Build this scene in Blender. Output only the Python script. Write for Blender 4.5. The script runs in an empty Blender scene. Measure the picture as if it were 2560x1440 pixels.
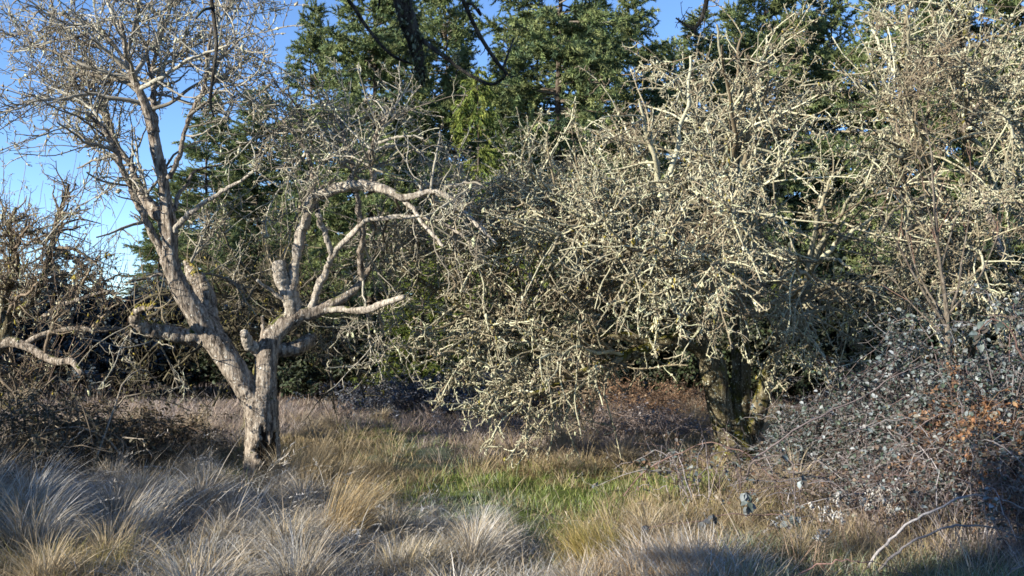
import bpy, math
import numpy as np

rng = np.random.default_rng(11)
R = math.radians
scene = bpy.context.scene
C = scene.collection

# ------------------------------------------------------------------ camera, sky, sun, exposure
F = 2407.0            # focal length in photo pixels (2560 wide)
CAM_H = 1.6
PITCH = math.atan(70 / F)
cam_d = bpy.data.cameras.new("camera")
cam_d.sensor_width = 36.0
cam_d.lens = 36.0 * F / 2560.0
cam_d.clip_start = 0.05
cam_d.clip_end = 3000
cam = bpy.data.objects.new("camera", cam_d)
C.objects.link(cam)
cam.location = (0, 0, CAM_H)
cam.rotation_euler = (R(90) + PITCH, 0, 0)
scene.camera = cam

SUN_EL, SUN_SIDE = R(19), R(58)      # elevation; angle to the left of straight behind the camera
to_sun = np.array([-math.sin(SUN_SIDE) * math.cos(SUN_EL), -math.cos(SUN_SIDE) * math.cos(SUN_EL), math.sin(SUN_EL)])
sun_d = bpy.data.lights.new("sun", 'SUN')
sun_d.energy = 5.0
sun_d.angle = R(0.55)
sun_d.color = (1.0, 0.92, 0.78)
sun = bpy.data.objects.new("sun", sun_d)
C.objects.link(sun)
import mathutils
sun.rotation_euler = mathutils.Vector(to_sun).to_track_quat('Z', 'Y').to_euler()

world = bpy.data.worlds.new("World")
scene.world = world
world.use_nodes = True
wn = world.node_tree.nodes
bg = wn["Background"]
sky = wn.new("ShaderNodeTexSky")
sky.sky_type = 'NISHITA'
sky.sun_disc = False
sky.sun_elevation = SUN_EL
sky.sun_rotation = math.atan2(to_sun[0], to_sun[1])
sky.altitude = 50
sky.air_density = 0.65
sky.dust_density = 0.0
sky.ozone_density = 4.0
world.node_tree.links.new(sky.outputs[0], bg.inputs[0])
bg.inputs[1].default_value = 0.12

scene.view_settings.view_transform = 'Standard'
scene.view_settings.look = 'None'
scene.view_settings.exposure = 1.3
scene.view_settings.gamma = 1.0
scene.cycles.max_bounces = 5
scene.cycles.diffuse_bounces = 3
scene.cycles.glossy_bounces = 1
scene.cycles.transmission_bounces = 3
scene.cycles.transparent_max_bounces = 4
scene.cycles.sample_clamp_indirect = 4.0
scene.cycles.filter_width = 1.6


# ------------------------------------------------------------------ helpers
def P(px, py, Y):
    """point seen at photo pixel px,py that stands Y metres in front of the camera"""
    x = (px - 1280) / F
    z = -(py - 720) / F
    c, s = math.cos(PITCH), math.sin(PITCH)
    d = np.array([x, c - z * s, s + z * c])
    return np.array([0, 0, CAM_H]) + d * (Y / d[1])


def pix(p):
    """photo pixel of world points (N,3)"""
    c, s = math.cos(PITCH), math.sin(PITCH)
    y = p[..., 1] * c + (p[..., 2] - CAM_H) * s
    z = -p[..., 1] * s + (p[..., 2] - CAM_H) * c
    y = np.maximum(y, 0.05)
    return 1280 + p[..., 0] / y * F, 720 - z / y * F


_w = rng.normal(size=(24, 2)); _ph = rng.uniform(0, 6.28, 24)


def noise2(x, y, scale):
    """smooth noise about -1..1"""
    v = 0
    for k in range(8):
        a = _w[k] * scale
        v = v + np.sin(a[0] * x + a[1] * y + _ph[k] + 1.3 * np.sin(_w[k + 8][0] * scale * .6 * y + _w[k + 8][1] * scale * .5 * x + _ph[k + 8]))
    return v / 3.6


def noise3(p, scale):
    v = 0
    for k in range(7):
        a, b = _w[k] * scale, _w[k + 9] * scale
        v = v + np.sin(a[0] * p[..., 0] + a[1] * p[..., 2] + b[0] * p[..., 1] + _ph[k] + 1.2 * np.sin(b[1] * p[..., 2] - a[1] * p[..., 0] + _ph[k + 5]))
    return v / 3.3


def height(x, y):
    h = 0.05 * noise2(x, y, 0.7) + 0.06 * np.maximum(noise2(x + 9, y - 4, 2.4), -.5) + 0.04 * noise2(x - 3, y + 7, 5.5)
    near = np.clip((19 - y) / 6, 0, 1)
    return h * near - 0.02


def ground_at(px, py):
    """point of the ground seen at a pixel"""
    Y = CAM_H * F / max(py - 790.0, 20.0)
    p = P(px, py, Y)
    p[2] = float(height(p[0], p[1]))
    return p


def norm(v):
    return v / np.maximum(np.linalg.norm(v, axis=-1, keepdims=True), 1e-9)


class MB:
    """collects geometry, then links it as one mesh object"""
    def __init__(self):
        self.v, self.t, self.q, self.c, self.n = [], [], [], [], 0

    def add(self, v, tris=None, quads=None, col=(1, 1, 1)):
        v = np.asarray(v, dtype=np.float32).reshape(-1, 3)
        if len(v) == 0:
            return
        if tris is not None: self.t.append(np.asarray(tris, dtype=np.int64) + self.n)
        if quads is not None: self.q.append(np.asarray(quads, dtype=np.int64) + self.n)
        col = np.broadcast_to(np.asarray(col, dtype=np.float32), (len(v), 3))
        self.v.append(v); self.c.append(col); self.n += len(v)

    def mesh(self, name, mat, origin=(0, 0, 0), smooth=True):
        v = np.concatenate(self.v) - np.asarray(origin, dtype=np.float32)
        c = np.concatenate(self.c)
        t = np.concatenate([a.reshape(-1, 3) for a in self.t]) if self.t else np.zeros((0, 3), np.int64)
        q = np.concatenate([a.reshape(-1, 4) for a in self.q]) if self.q else np.zeros((0, 4), np.int64)
        me = bpy.data.meshes.new(name)
        me.vertices.add(len(v)); me.vertices.foreach_set("co", v.astype(np.float32).ravel())
        loops = np.concatenate([t.ravel(), q.ravel()]).astype(np.int32)
        me.loops.add(len(loops)); me.loops.foreach_set("vertex_index", loops)
        starts = np.concatenate([np.arange(len(t)) * 3, len(t) * 3 + np.arange(len(q)) * 4]).astype(np.int32)
        me.polygons.add(len(starts)); me.polygons.foreach_set("loop_start", starts)
        a = me.attributes.new("tint", 'FLOAT_COLOR', 'POINT')
        a.data.foreach_set("color", np.concatenate([c, np.ones((len(c), 1), np.float32)], 1).astype(np.float32).ravel())
        me.update(calc_edges=True)
        me.validate()
        if not smooth:
            me.polygons.foreach_set("use_smooth", np.zeros(len(starts), bool))
        me.materials.append(mat)
        return me

    def build(self, name, mat, parent=None, smooth=True, loc=None):
        org = (0, 0, 0)
        if parent is not None: org = tuple(parent.location)
        elif loc is not None: org = loc
        o = bpy.data.objects.new(name, self.mesh(name, mat, org, smooth))
        C.objects.link(o)
        if parent is not None: o.parent = parent
        elif loc is not None: o.location = loc
        return o


def thing(name, label, cat, loc, group=None):
    o = bpy.data.objects.new(name, None)
    o.empty_display_size = 0.2
    C.objects.link(o)
    o.location = [float(a) for a in loc]
    o['label'] = label; o['category'] = cat
    if group: o['group'] = group
    return o


def copy_tree(o, parent=None):
    c = o.copy(); C.objects.link(c)
    if parent is not None: c.parent = parent
    for ch in o.children: copy_tree(ch, c)
    return c


# ---- tubes
def tubes(mb, pts, rad, k=4, col=(1, 1, 1), rough=0.0, cap=False):
    """pts (B,N,3), rad (B,N): B tubes"""
    pts = np.asarray(pts, float); rad = np.asarray(rad, float)
    B, N, _ = pts.shape
    if B == 0: return
    tan = norm(np.gradient(pts, axis=1))
    mt = norm(tan.mean(1))
    ref = np.where(np.abs(mt[:, 2:3]) < 0.8, np.array([[0, 0, 1.0]]), np.array([[1.0, 0.2, 0]]))
    ref = ref[:, None, :]
    u = norm(np.cross(tan, ref)); w = np.cross(tan, u)
    a = np.arange(k) / k * 2 * np.pi
    r = rad[:, :, None] * np.ones(k)
    if rough: r = r * (1 + rough * rng.normal(size=r.shape))
    ring = pts[:, :, None, :] + r[..., None] * (np.cos(a)[:, None] * u[:, :, None, :] + np.sin(a)[:, None] * w[:, :, None, :])
    v = ring.reshape(-1, 3)
    i = np.arange(N - 1)[:, None] * k; j = np.arange(k)[None, :]
    f = np.stack([i + j, i + (j + 1) % k, i + k + (j + 1) % k, i + k + j], -1).reshape(-1, 4)
    f = (f[None] + (np.arange(B) * N * k)[:, None, None]).reshape(-1, 4)
    c = np.asarray(col, float)
    if c.ndim == 2: c = np.repeat(c, N * k, axis=0)
    t = None
    if cap:
        v = np.concatenate([v, pts[:, -1]]); base = B * N * k
        t = []
        for b in range(B):
            s = b * N * k + (N - 1) * k
            for m in range(k): t.append((s + m, s + (m + 1) % k, base + b))
        if np.asarray(c).ndim == 2: c = np.concatenate([c, np.repeat(np.asarray(col, float), 1, axis=0)])
    mb.add(v, quads=f, tris=t, col=c)


def catmull(pts, n):
    pts = np.asarray(pts, float)
    p = np.concatenate([[2 * pts[0] - pts[1]], pts, [2 * pts[-1] - pts[-2]]])
    t = np.linspace(0, len(pts) - 1 - 1e-6, n)
    i = t.astype(int); f = (t - i)[:, None]
    a, b, c, d = p[i], p[i + 1], p[i + 2], p[i + 3]
    return 0.5 * (2 * b + (c - a) * f + (2 * a - 5 * b + 4 * c - d) * f ** 2 + (3 * b - a - 3 * c + d) * f ** 3)


def grow(pp, pr, dens, L, n=5, t0=0.15, ang=(35, 80), wander=0.25, up=0.0, ratio=0.55, rmax=1, rmin=0.002, tip=0.35, keep=None, flat=1.0, shrink=0.4):
    """children along parent polylines pp (B,N,3), pr (B,N): dens per metre, length range L"""
    B, N, _ = pp.shape
    seg = np.linalg.norm(np.diff(pp, axis=1), axis=2).sum(1)
    cnt = rng.poisson(np.maximum(dens * seg * (1 - t0), 0))
    idx = np.repeat(np.arange(B), cnt)
    M = len(idx)
    if M == 0: return np.zeros((0, n, 3)), np.zeros((0, n))
    t = t0 + (1 - t0) * rng.uniform(size=M)
    x = t * (N - 1); i = np.minimum(x.astype(int), N - 2); f = (x - i)[:, None]
    p0 = pp[idx, i] * (1 - f) + pp[idx, i + 1] * f
    r0 = pr[idx, i] * (1 - f[:, 0]) + pr[idx, i + 1] * f[:, 0]
    tan = norm(pp[idx, i + 1] - pp[idx, i])
    rnd = rng.normal(size=(M, 3)); rnd[:, 2] *= flat
    perp = norm(rnd - (rnd * tan).sum(1, keepdims=True) * tan)
    a = np.radians(rng.uniform(ang[0], ang[1], M))[:, None]
    d = norm(np.cos(a) * tan + np.sin(a) * perp + np.array([0, 0, up]))
    ln = rng.uniform(L[0], L[1], M) * (1 - shrink * t)
    out = np.empty((M, n, 3)); out[:, 0] = p0
    for s in range(1, n):
        d = norm(d + wander * rng.normal(size=(M, 3)) + np.array([0, 0, up * 0.35]))
        out[:, s] = out[:, s - 1] + d * (ln / (n - 1))[:, None]
    rs = np.clip(r0 * ratio, rmin, rmax)
    rad = rs[:, None] * np.linspace(1, tip, n)[None]
    rad = np.maximum(rad, rmin * 0.7)
    if keep is not None:
        m = keep(out[:, -1]); out, rad = out[m], rad[m]
    return out, rad


OCT = np.array([(1, 0, 0), (-1, 0, 0), (0, 1, 0), (0, -1, 0), (0, 0, 1), (0, 0, -1)], float)
OCT_T = np.array([(0, 2, 4), (2, 1, 4), (1, 3, 4), (3, 0, 4), (2, 0, 5), (1, 2, 5), (3, 1, 5), (0, 3, 5)])


def clumps(mb, pos, size, col):
    """small crumpled lumps (lichen, moss)"""
    M = len(pos)
    if M == 0: return
    A = rng.normal(size=(M, 3, 3)) * 0.6 * np.array([.8, .8, 1.35])
    v = np.einsum('vk,mkj->mvj', OCT, A) * np.asarray(size).reshape(-1, 1, 1) + pos[:, None, :]
    t = (OCT_T[None] + (np.arange(M) * 6)[:, None, None]).reshape(-1, 3)
    c = np.asarray(col, float)
    if c.ndim == 2: c = np.repeat(c, 6, axis=0)
    mb.add(v.reshape(-1, 3), tris=t, col=c)


def along(pp, pr, per_m):
    """random points on the surface of polylines"""
    B, N, _ = pp.shape
    if B == 0: return np.zeros((0, 3))
    seg = np.linalg.norm(np.diff(pp, axis=1), axis=2).sum(1)
    idx = np.repeat(np.arange(B), rng.poisson(per_m * seg))
    M = len(idx)
    x = rng.uniform(0, N - 1, M); i = np.minimum(x.astype(int), N - 2); f = (x - i)[:, None]
    p = pp[idx, i] * (1 - f) + pp[idx, i + 1] * f
    r = pr[idx, i]
    return p + norm(rng.normal(size=(M, 3))) * r[:, None] * 0.9


def mixcol(M, cols, jit=0.15, w=None):
    cols = np.asarray(cols, float)
    k = rng.choice(len(cols), M, p=w)
    k2 = rng.choice(len(cols), M, p=w)
    f = rng.uniform(0, 0.45, (M, 1))
    c = cols[k] * (1 - f) + cols[k2] * f
    return np.clip(c * (1 + jit * rng.normal(size=(M, 1))), 0.004, 0.95)


def blades(mb, p0, heading, length, th0, bend, width, col, n=4):
    """curved grass blades; heading = compass angle of the lean, th0 = start angle from vertical, bend = added angle"""
    M = len(p0)
    if M == 0: return
    s = np.linspace(0, 1, n + 1)
    th = th0[:, None] + bend[:, None] * s[None] ** 1.4
    kink = np.where(rng.uniform(size=M) < .28, rng.uniform(.5, 1.7, M), 0) * (length > .1)      # broken blades
    th = th + kink[:, None] * (s[None] >= rng.uniform(.3, .75, (M, 1)))
    dl = (length / n)[:, None]
    hx = np.concatenate([np.zeros((M, 1)), np.cumsum(np.sin(th[:, :-1]) * dl, 1)], 1)
    hz = np.concatenate([np.zeros((M, 1)), np.cumsum(np.cos(th[:, :-1]) * dl, 1)], 1)
    dx, dy = np.cos(heading), np.sin(heading)
    ctr = np.stack([p0[:, 0:1] + hx * dx[:, None], p0[:, 1:2] + hx * dy[:, None], p0[:, 2:3] + hz], -1)
    tw = rng.uniform(-1.2, 1.2, M) + heading + np.pi / 2
    side = np.stack([np.cos(tw), np.sin(tw), rng.normal(size=M) * 0.2], -1)
    wv = width[:, None] * np.array([0.8, 1.0, 0.85, 0.55, 0.12, .1])[:n + 1][None] if n <= 5 else width[:, None] * np.linspace(1, .1, n + 1)[None]
    wv[:, -1] = width * 0.12
    a = ctr + side[:, None] * wv[..., None] / 2
    b = ctr - side[:, None] * wv[..., None] / 2
    v = np.stack([a, b], 2).reshape(-1, 3)
    i = np.arange(n)[:, None] * 2
    f = np.concatenate([i, i + 1, i + 3, i + 2], 1)
    f = (f[None] + (np.arange(M) * 2 * (n + 1))[:, None, None]).reshape(-1, 4)
    mb.add(v, quads=f, col=np.repeat(col, 2 * (n + 1), axis=0))


def leaves(mb, p, d, up, L, W, col):
    """folded leaves: six points each"""
    M = len(p)
    if M == 0: return
    d = norm(d); s = norm(np.cross(d, up)); nrm = np.cross(s, d)
    L = np.asarray(L).reshape(-1, 1); W = np.asarray(W).reshape(-1, 1)
    v = np.stack([p, p + d * L * .35 + s * W * .5 + nrm * W * .18, p + d * L * .75 + s * W * .38 + nrm * W * .1,
                  p + d * L - nrm * W * .15, p + d * L * .75 - s * W * .38 + nrm * W * .1, p + d * L * .35 - s * W * .5 + nrm * W * .18], 1)
    t = np.array([(0, 3, 2), (0, 2, 1), (0, 5, 4), (0, 4, 3)])
    t = (t[None] + (np.arange(M) * 6)[:, None, None]).reshape(-1, 3)
    mb.add(v.reshape(-1, 3), tris=t, col=np.repeat(col, 6, axis=0))


# ------------------------------------------------------------------ materials
def mat_tint(name, rough=0.85, transl=0.0, nscale=30.0, namt=0.35, spec=0.15):
    m = bpy.data.materials.new(name); m.use_nodes = True
    nt = m.node_tree; b = nt.nodes["Principled BSDF"]
    at = nt.nodes.new("ShaderNodeAttribute"); at.attribute_name = "tint"
    tc = nt.nodes.new("ShaderNodeTexCoord")
    nz = nt.nodes.new("ShaderNodeTexNoise"); nz.inputs["Scale"].default_value = nscale; nz.inputs["Detail"].default_value = 3
    mr = nt.nodes.new("ShaderNodeMapRange")
    mr.inputs[1].default_value = .3; mr.inputs[2].default_value = .7
    mr.inputs[3].default_value = 1 - namt; mr.inputs[4].default_value = 1 + namt
    mul = nt.nodes.new("ShaderNodeMix"); mul.data_type = 'RGBA'; mul.blend_type = 'MULTIPLY'; mul.inputs[0].default_value = 1
    lk = nt.links.new
    lk(tc.outputs["Object"], nz.inputs["Vector"]); lk(nz.outputs["Fac"], mr.inputs[0])
    lk(at.outputs["Color"], mul.inputs[6]); lk(mr.outputs[0], mul.inputs[7])
    lk(mul.outputs[2], b.inputs["Base Color"])
    b.inputs["Roughness"].default_value = rough
    b.inputs["Specular IOR Level"].default_value = spec
    if transl:
        tr = nt.nodes.new("ShaderNodeBsdfTranslucent"); lk(mul.outputs[2], tr.inputs["Color"])
        mx = nt.nodes.new("ShaderNodeMixShader"); mx.inputs[0].default_value = transl
        lk(b.outputs[0], mx.inputs[1]); lk(tr.outputs[0], mx.inputs[2])
        lk(mx.outputs[0], nt.nodes["Material Output"].inputs["Surface"])
    return m


def mat_bark(name, dark, mid, pale, moss=(0.09, 0.10, 0.02), moss_amt=0.3, speck=(0.6, 0.6, 0.55), speck_amt=0.5, stretch=0.18, scale=22.0, crack=.85):
    m = bpy.data.materials.new(name); m.use_nodes = True
    nt = m.node_tree; b = nt.nodes["Principled BSDF"]; N = nt.nodes.new; lk = nt.links.new
    tc = N("ShaderNodeTexCoord")
    mp = N("ShaderNodeMapping"); mp.inputs["Scale"].default_value = (1, 1, stretch); lk(tc.outputs["Object"], mp.inputs[0])
    n1 = N("ShaderNodeTexNoise"); n1.inputs["Scale"].default_value = scale; n1.inputs["Detail"].default_value = 6; n1.inputs["Roughness"].default_value = .7
    lk(mp.outputs[0], n1.inputs["Vector"])
    cr = N("ShaderNodeValToRGB"); e = cr.color_ramp.elements
    e[0].position = .36; e[0].color = (*dark, 1); e[1].position = .66; e[1].color = (*pale, 1)
    k = cr.color_ramp.elements.new(.5); k.color = (*mid, 1)
    lk(n1.outputs["Fac"], cr.inputs[0])
    n2 = N("ShaderNodeTexNoise"); n2.inputs["Scale"].default_value = 7; n2.inputs["Detail"].default_value = 5
    lk(tc.outputs["Object"], n2.inputs["Vector"])
    geo = N("ShaderNodeNewGeometry"); sx = N("ShaderNodeSeparateXYZ"); lk(geo.outputs["Normal"], sx.inputs[0])
    ad = N("ShaderNodeMath"); ad.operation = 'MULTIPLY_ADD'; lk(sx.outputs["Z"], ad.inputs[0]); ad.inputs[1].default_value = 0.25; lk(n2.outputs["Fac"], ad.inputs[2])
    mr = N("ShaderNodeMapRange"); lk(ad.outputs[0], mr.inputs[0]); mr.inputs[1].default_value = .78 - .35 * moss_amt; mr.inputs[2].default_value = .88 - .3 * moss_amt
    mx = N("ShaderNodeMix"); mx.data_type = 'RGBA'; lk(mr.outputs[0], mx.inputs[0]); lk(cr.outputs[0], mx.inputs[6]); mx.inputs[7].default_value = (*moss, 1)
    n3 = N("ShaderNodeTexNoise"); n3.inputs["Scale"].default_value = 42; n3.inputs["Detail"].default_value = 2
    lk(tc.outputs["Object"], n3.inputs["Vector"])
    mr3 = N("ShaderNodeMapRange"); lk(n3.outputs["Fac"], mr3.inputs[0]); mr3.inputs[1].default_value = .80 - .28 * speck_amt; mr3.inputs[2].default_value = .84 - .28 * speck_amt
    mx2 = N("ShaderNodeMix"); mx2.data_type = 'RGBA'; lk(mr3.outputs[0], mx2.inputs[0]); lk(mx.outputs[2], mx2.inputs[6]); mx2.inputs[7].default_value = (*speck, 1)
    mp4 = N("ShaderNodeMapping"); mp4.inputs["Scale"].default_value = (1, 1, .22); lk(tc.outputs["Object"], mp4.inputs[0])
    n4 = N("ShaderNodeTexNoise"); n4.inputs["Scale"].default_value = 11; n4.inputs["Detail"].default_value = 5; n4.inputs["Roughness"].default_value = .6
    lk(mp4.outputs[0], n4.inputs["Vector"])
    sb = N("ShaderNodeMath"); sb.operation = 'SUBTRACT'; lk(n4.outputs["Fac"], sb.inputs[0]); sb.inputs[1].default_value = .5
    ab = N("ShaderNodeMath"); ab.operation = 'ABSOLUTE'; lk(sb.outputs[0], ab.inputs[0])
    mr4 = N("ShaderNodeMapRange"); lk(ab.outputs[0], mr4.inputs[0]); mr4.inputs[1].default_value = .0; mr4.inputs[2].default_value = .035; mr4.inputs[3].default_value = .22; mr4.inputs[4].default_value = 1
    mx4 = N("ShaderNodeMix"); mx4.data_type = 'RGBA'; mx4.blend_type = 'MULTIPLY'; mx4.inputs[0].default_value = crack
    lk(mx2.outputs[2], mx4.inputs[6]); lk(mr4.outputs[0], mx4.inputs[7])
    lk(mx4.outputs[2], b.inputs["Base Color"])
    bp = N("ShaderNodeBump"); bp.inputs["Strength"].default_value = 1.0; bp.inputs["Distance"].default_value = .05
    lk(n1.outputs["Fac"], bp.inputs["Height"]); lk(bp.outputs[0], b.inputs["Normal"])
    b.inputs["Roughness"].default_value = .9; b.inputs["Specular IOR Level"].default_value = .15
    return m


M_twig = mat_tint("twig_bark", 0.85, 0, 60, .3)
M_lichen = mat_tint("lichen", 0.95, 0, 40, .3, .05)
M_needle = mat_tint("conifer_needles", 0.7, 0.22, 3.0, .45, .2)
M_grass = mat_tint("grass_blades", 0.75, 0.25, 6.0, .25, .2)
M_leaf = mat_tint("bramble_leaf", 0.65, 0.15, 25, .4, .3)
M_bark_grey = mat_bark("apple_bark_grey", (0.05, 0.04, 0.032), (0.27, 0.225, 0.18), (0.50, 0.45, 0.375), moss_amt=.15, speck_amt=.5, stretch=.3, scale=24)
M_bark_pale = mat_bark("bleached_dead_wood", (0.16, 0.135, 0.11), (0.40, 0.355, 0.295), (0.58, 0.54, 0.46), moss_amt=.1, speck_amt=.5, stretch=.3, scale=24, crack=.6)
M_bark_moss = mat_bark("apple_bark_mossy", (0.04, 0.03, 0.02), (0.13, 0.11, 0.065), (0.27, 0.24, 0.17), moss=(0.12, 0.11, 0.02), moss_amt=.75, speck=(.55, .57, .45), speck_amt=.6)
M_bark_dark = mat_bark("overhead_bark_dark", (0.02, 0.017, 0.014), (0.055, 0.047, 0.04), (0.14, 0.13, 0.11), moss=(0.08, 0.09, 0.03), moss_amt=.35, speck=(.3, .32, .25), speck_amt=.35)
M_bark_fir = mat_bark("conifer_bark", (0.03, 0.022, 0.016), (0.08, 0.062, 0.048), (0.15, 0.125, 0.10), moss_amt=.1, speck_amt=.2, scale=9)
M_bark_sap = mat_bark("sapling_bark", (0.10, 0.08, 0.06), (0.17, 0.145, 0.115), (0.25, 0.22, 0.18), moss_amt=.05, speck_amt=.3)
M_rot = mat_bark("charred_hollow_wood", (0.008, 0.006, 0.005), (0.03, 0.02, 0.013), (0.11, 0.075, 0.045), moss_amt=.0, speck_amt=.0, stretch=.1, scale=30)


def mat_ground():
    m = bpy.data.materials.new("meadow_soil"); m.use_nodes = True
    nt = m.node_tree; b = nt.nodes["Principled BSDF"]; N = nt.nodes.new; lk = nt.links.new
    at = N("ShaderNodeAttribute"); at.attribute_name = "tint"
    tc = N("ShaderNodeTexCoord")
    n1 = N("ShaderNodeTexNoise"); n1.inputs["Scale"].default_value = 9; n1.inputs["Detail"].default_value = 8; n1.inputs["Roughness"].default_value = .75
    lk(tc.outputs["Object"], n1.inputs["Vector"])
    mr = N("ShaderNodeMapRange"); mr.inputs[1].default_value = .3; mr.inputs[2].default_value = .7; mr.inputs[3].default_value = .45; mr.inputs[4].default_value = 1.35
    lk(n1.outputs["Fac"], mr.inputs[0])
    mx = N("ShaderNodeMix"); mx.data_type = 'RGBA'; mx.blend_type = 'MULTIPLY'; mx.inputs[0].default_value = 1
    lk(at.outputs["Color"], mx.inputs[6]); lk(mr.outputs[0], mx.inputs[7]); lk(mx.outputs[2], b.inputs["Base Color"])
    bp = N("ShaderNodeBump"); bp.inputs["Strength"].default_value = .8; bp.inputs["Distance"].default_value = .04
    lk(n1.outputs["Fac"], bp.inputs["Height"]); lk(bp.outputs[0], b.inputs["Normal"])
    b.inputs["Roughness"].default_value = .95; b.inputs["Specular IOR Level"].default_value = .1
    return m


# ------------------------------------------------------------------ ground
GREEN, GOLD, FROST, MAUVE, RIME = range(5)
ANCH = [(100, 1260, FROST), (300, 1250, FROST), (450, 1225, FROST), (600, 1270, FROST), (250, 1380, FROST), (600, 1400, FROST), (800, 1410, FROST), (700, 1320, FROST),
        (1000, 1420, FROST), (1200, 1370, FROST), (1330, 1420, FROST), (1100, 1330, FROST), (120, 1430, GOLD), (60, 1180, FROST), (930, 1330, FROST), (1640, 1400, FROST), (1780, 1360, FROST),
        (480, 1150, GOLD), (560, 1110, MAUVE), (760, 1140, GOLD), (880, 1120, GOLD), (820, 1190, GOLD), (300, 1120, GOLD), (1500, 1310, GOLD), (1540, 1230, GREEN), (1640, 1215, GREEN), (1740, 1205, GREEN), (1440, 1250, GREEN), (1700, 1120, GOLD), (950, 1170, GOLD), (400, 1080, MAUVE),
        (1080, 1200, GREEN), (1250, 1200, GREEN), (1400, 1200, GREEN), (1600, 1180, GREEN), (1700, 1180, GREEN), (1350, 1280, GREEN), (1450, 1370, GREEN), (1500, 1200, GREEN), (580, 1175, GREEN),
        (1100, 1260, RIME), (1180, 1250, RIME), (1040, 1130, RIME), (1150, 1290, RIME), (2000, 1425, RIME), (2200, 1415, RIME), (1900, 1430, RIME), (2400, 1420, RIME), (1400, 1330, RIME), (1000, 1100, GREEN),
        (1300, 1110, MAUVE), (1450, 1095, MAUVE), (1600, 1110, MAUVE), (1100, 1080, MAUVE), (1200, 1085, MAUVE), (1750, 1140, GOLD), (2000, 1200, MAUVE), (2200, 1270, MAUVE), (2450, 1300, MAUVE), (1350, 1150, GOLD), (1500, 1150, GOLD),
        (1850, 1280, GOLD), (2100, 1350, GOLD), (1650, 1290, GOLD), (0, 1080, MAUVE), (2500, 1080, MAUVE), (900, 1060, MAUVE), (1400, 1050, MAUVE)]
AN = np.array([(a, b) for a, b, _ in ANCH], float); AT = np.array([c for *_, c in ANCH])
# where each kind of grass grows: the anchors as spots on the ground
AG = np.array([P(a, b, CAM_H * F / (b - 790))[:2] for a, b in AN])


def grass_kind(x, y):
    jx = x + 0.3 * rng.normal(size=x.shape) + .2 * noise2(x, y, 4); jy = y + 0.45 * rng.normal(size=x.shape)
    sc = 1.0 / np.maximum(y, 3)
    d = ((jx[:, None] - AG[None, :, 0]) * sc[:, None]) ** 2 + ((jy[:, None] - AG[None, :, 1]) * sc[:, None] ** 1.0 * .45) ** 2
    return AT[np.argmin(d, 1)]


xs = np.concatenate([-np.geomspace(14, 900, 26)[::-1], np.linspace(-13.7, 13.7, 190), np.geomspace(14, 900, 26)])
ys = np.concatenate([-np.geomspace(8, 600, 14)[::-1], np.linspace(-7.5, 24, 210), np.geomspace(24.6, 1500, 30)])
gx, gy = np.meshgrid(xs, ys)
gz = height(gx, gy)
gv = np.stack([gx, gy, gz], -1).reshape(-1, 3)
nx_, ny_ = len(xs), len(ys)
ii, jj = np.meshgrid(np.arange(nx_ - 1), np.arange(ny_ - 1))
gi = (jj * nx_ + ii).ravel()
gq = np.stack([gi, gi + 1, gi + nx_ + 1, gi + nx_], 1)
KC = np.array([(0.09, 0.12, 0.03), (0.14, 0.10, 0.05), (0.20, 0.20, 0.19), (0.13, 0.10, 0.085), (0.13, 0.15, 0.10)])
gc = KC[grass_kind(gv[:, 0], gv[:, 1])]
mb = MB(); mb.add(gv, quads=gq, col=gc)
g = mb.build("ground", mat_ground()); g['kind'] = 'structure'


# ------------------------------------------------------------------ traced trees
class Tree:
    def __init__(self, name, label, base_px, Y, group=None):
        self.Y = Y
        b = P(base_px[0], base_px[1], Y)
        b[2] = 0.0
        self.root = thing(name, label, 'tree', b, group)
        self.limbs = []       # (pts, rad)

    def limb(self, spec, dy=0.0, frm=None, n=None):
        """spec: (px, py, width px); dy = how far the far end swings away (+) or towards us (-)"""
        s = np.array([(a, b) for a, b, _ in spec], float); w = np.array([c for *_, c in spec], float)
        Y0 = self.Y
        if frm is not None:
            fp, fr = self.limbs[frm]
            qx, qy = pix(fp); k = np.argmin((qx - s[0, 0]) ** 2 + (qy - s[0, 1]) ** 2); Y0 = fp[k, 1]
        t = np.linspace(0, 1, len(s))
        Ys = Y0 + dy * t ** 1.25
        pts = np.array([P(a, b, y) for (a, b), y in zip(s, Ys)])
        n = n or max(10, 5 * len(s))
        pts = catmull(pts, n)
        rad = np.interp(np.linspace(0, 1, n), t, w) / 2 / F * np.interp(np.linspace(0, 1, n), t, Ys)
        self.limbs.append((pts, rad)); return len(self.limbs) - 1

    def reach(self, frm, at, target, dy, w0, w1, arch=0.2, wob=0.05, n=16):
        """a limb that leaves limb frm at share `at` and ends at a target"""
        fp, fr = self.limbs[frm]
        k = int(round(at * (len(fp) - 1)))
        S = fp[k]; T = P(target[0], target[1], self.Y + dy)
        d = np.linalg.norm(T - S)
        m = (S + T) / 2 + np.array([0, 0, arch * d])
        t = np.linspace(0, 1, n)[:, None]
        pts = (1 - t) ** 2 * S + 2 * t * (1 - t) * m + t ** 2 * T
        wb = np.cumsum(rng.normal(size=(n, 3)), 0); wb = wb - wb[:1]
        pts = pts + wb * wob * d / n * 1.6 * np.minimum(1, 4 * t)
        rad = np.linspace(w0, w1, n) / 2 / F * self.Y
        rad[0] = min(rad[0], fr[k]); self.limbs.append((pts, rad)); return len(self.limbs) - 1

    def arr(self, ids=None, n=16):
        ids = range(len(self.limbs)) if ids is None else ids
        pp, pr = [], []
        for i in ids:
            p, r = self.limbs[i]; t = np.linspace(0, len(p) - 1, n)
            pp.append(np.stack([np.interp(t, np.arange(len(p)), p[:, k]) for k in range(3)], 1)); pr.append(np.interp(t, np.arange(len(p)), r))
        return np.array(pp), np.array(pr)


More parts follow.
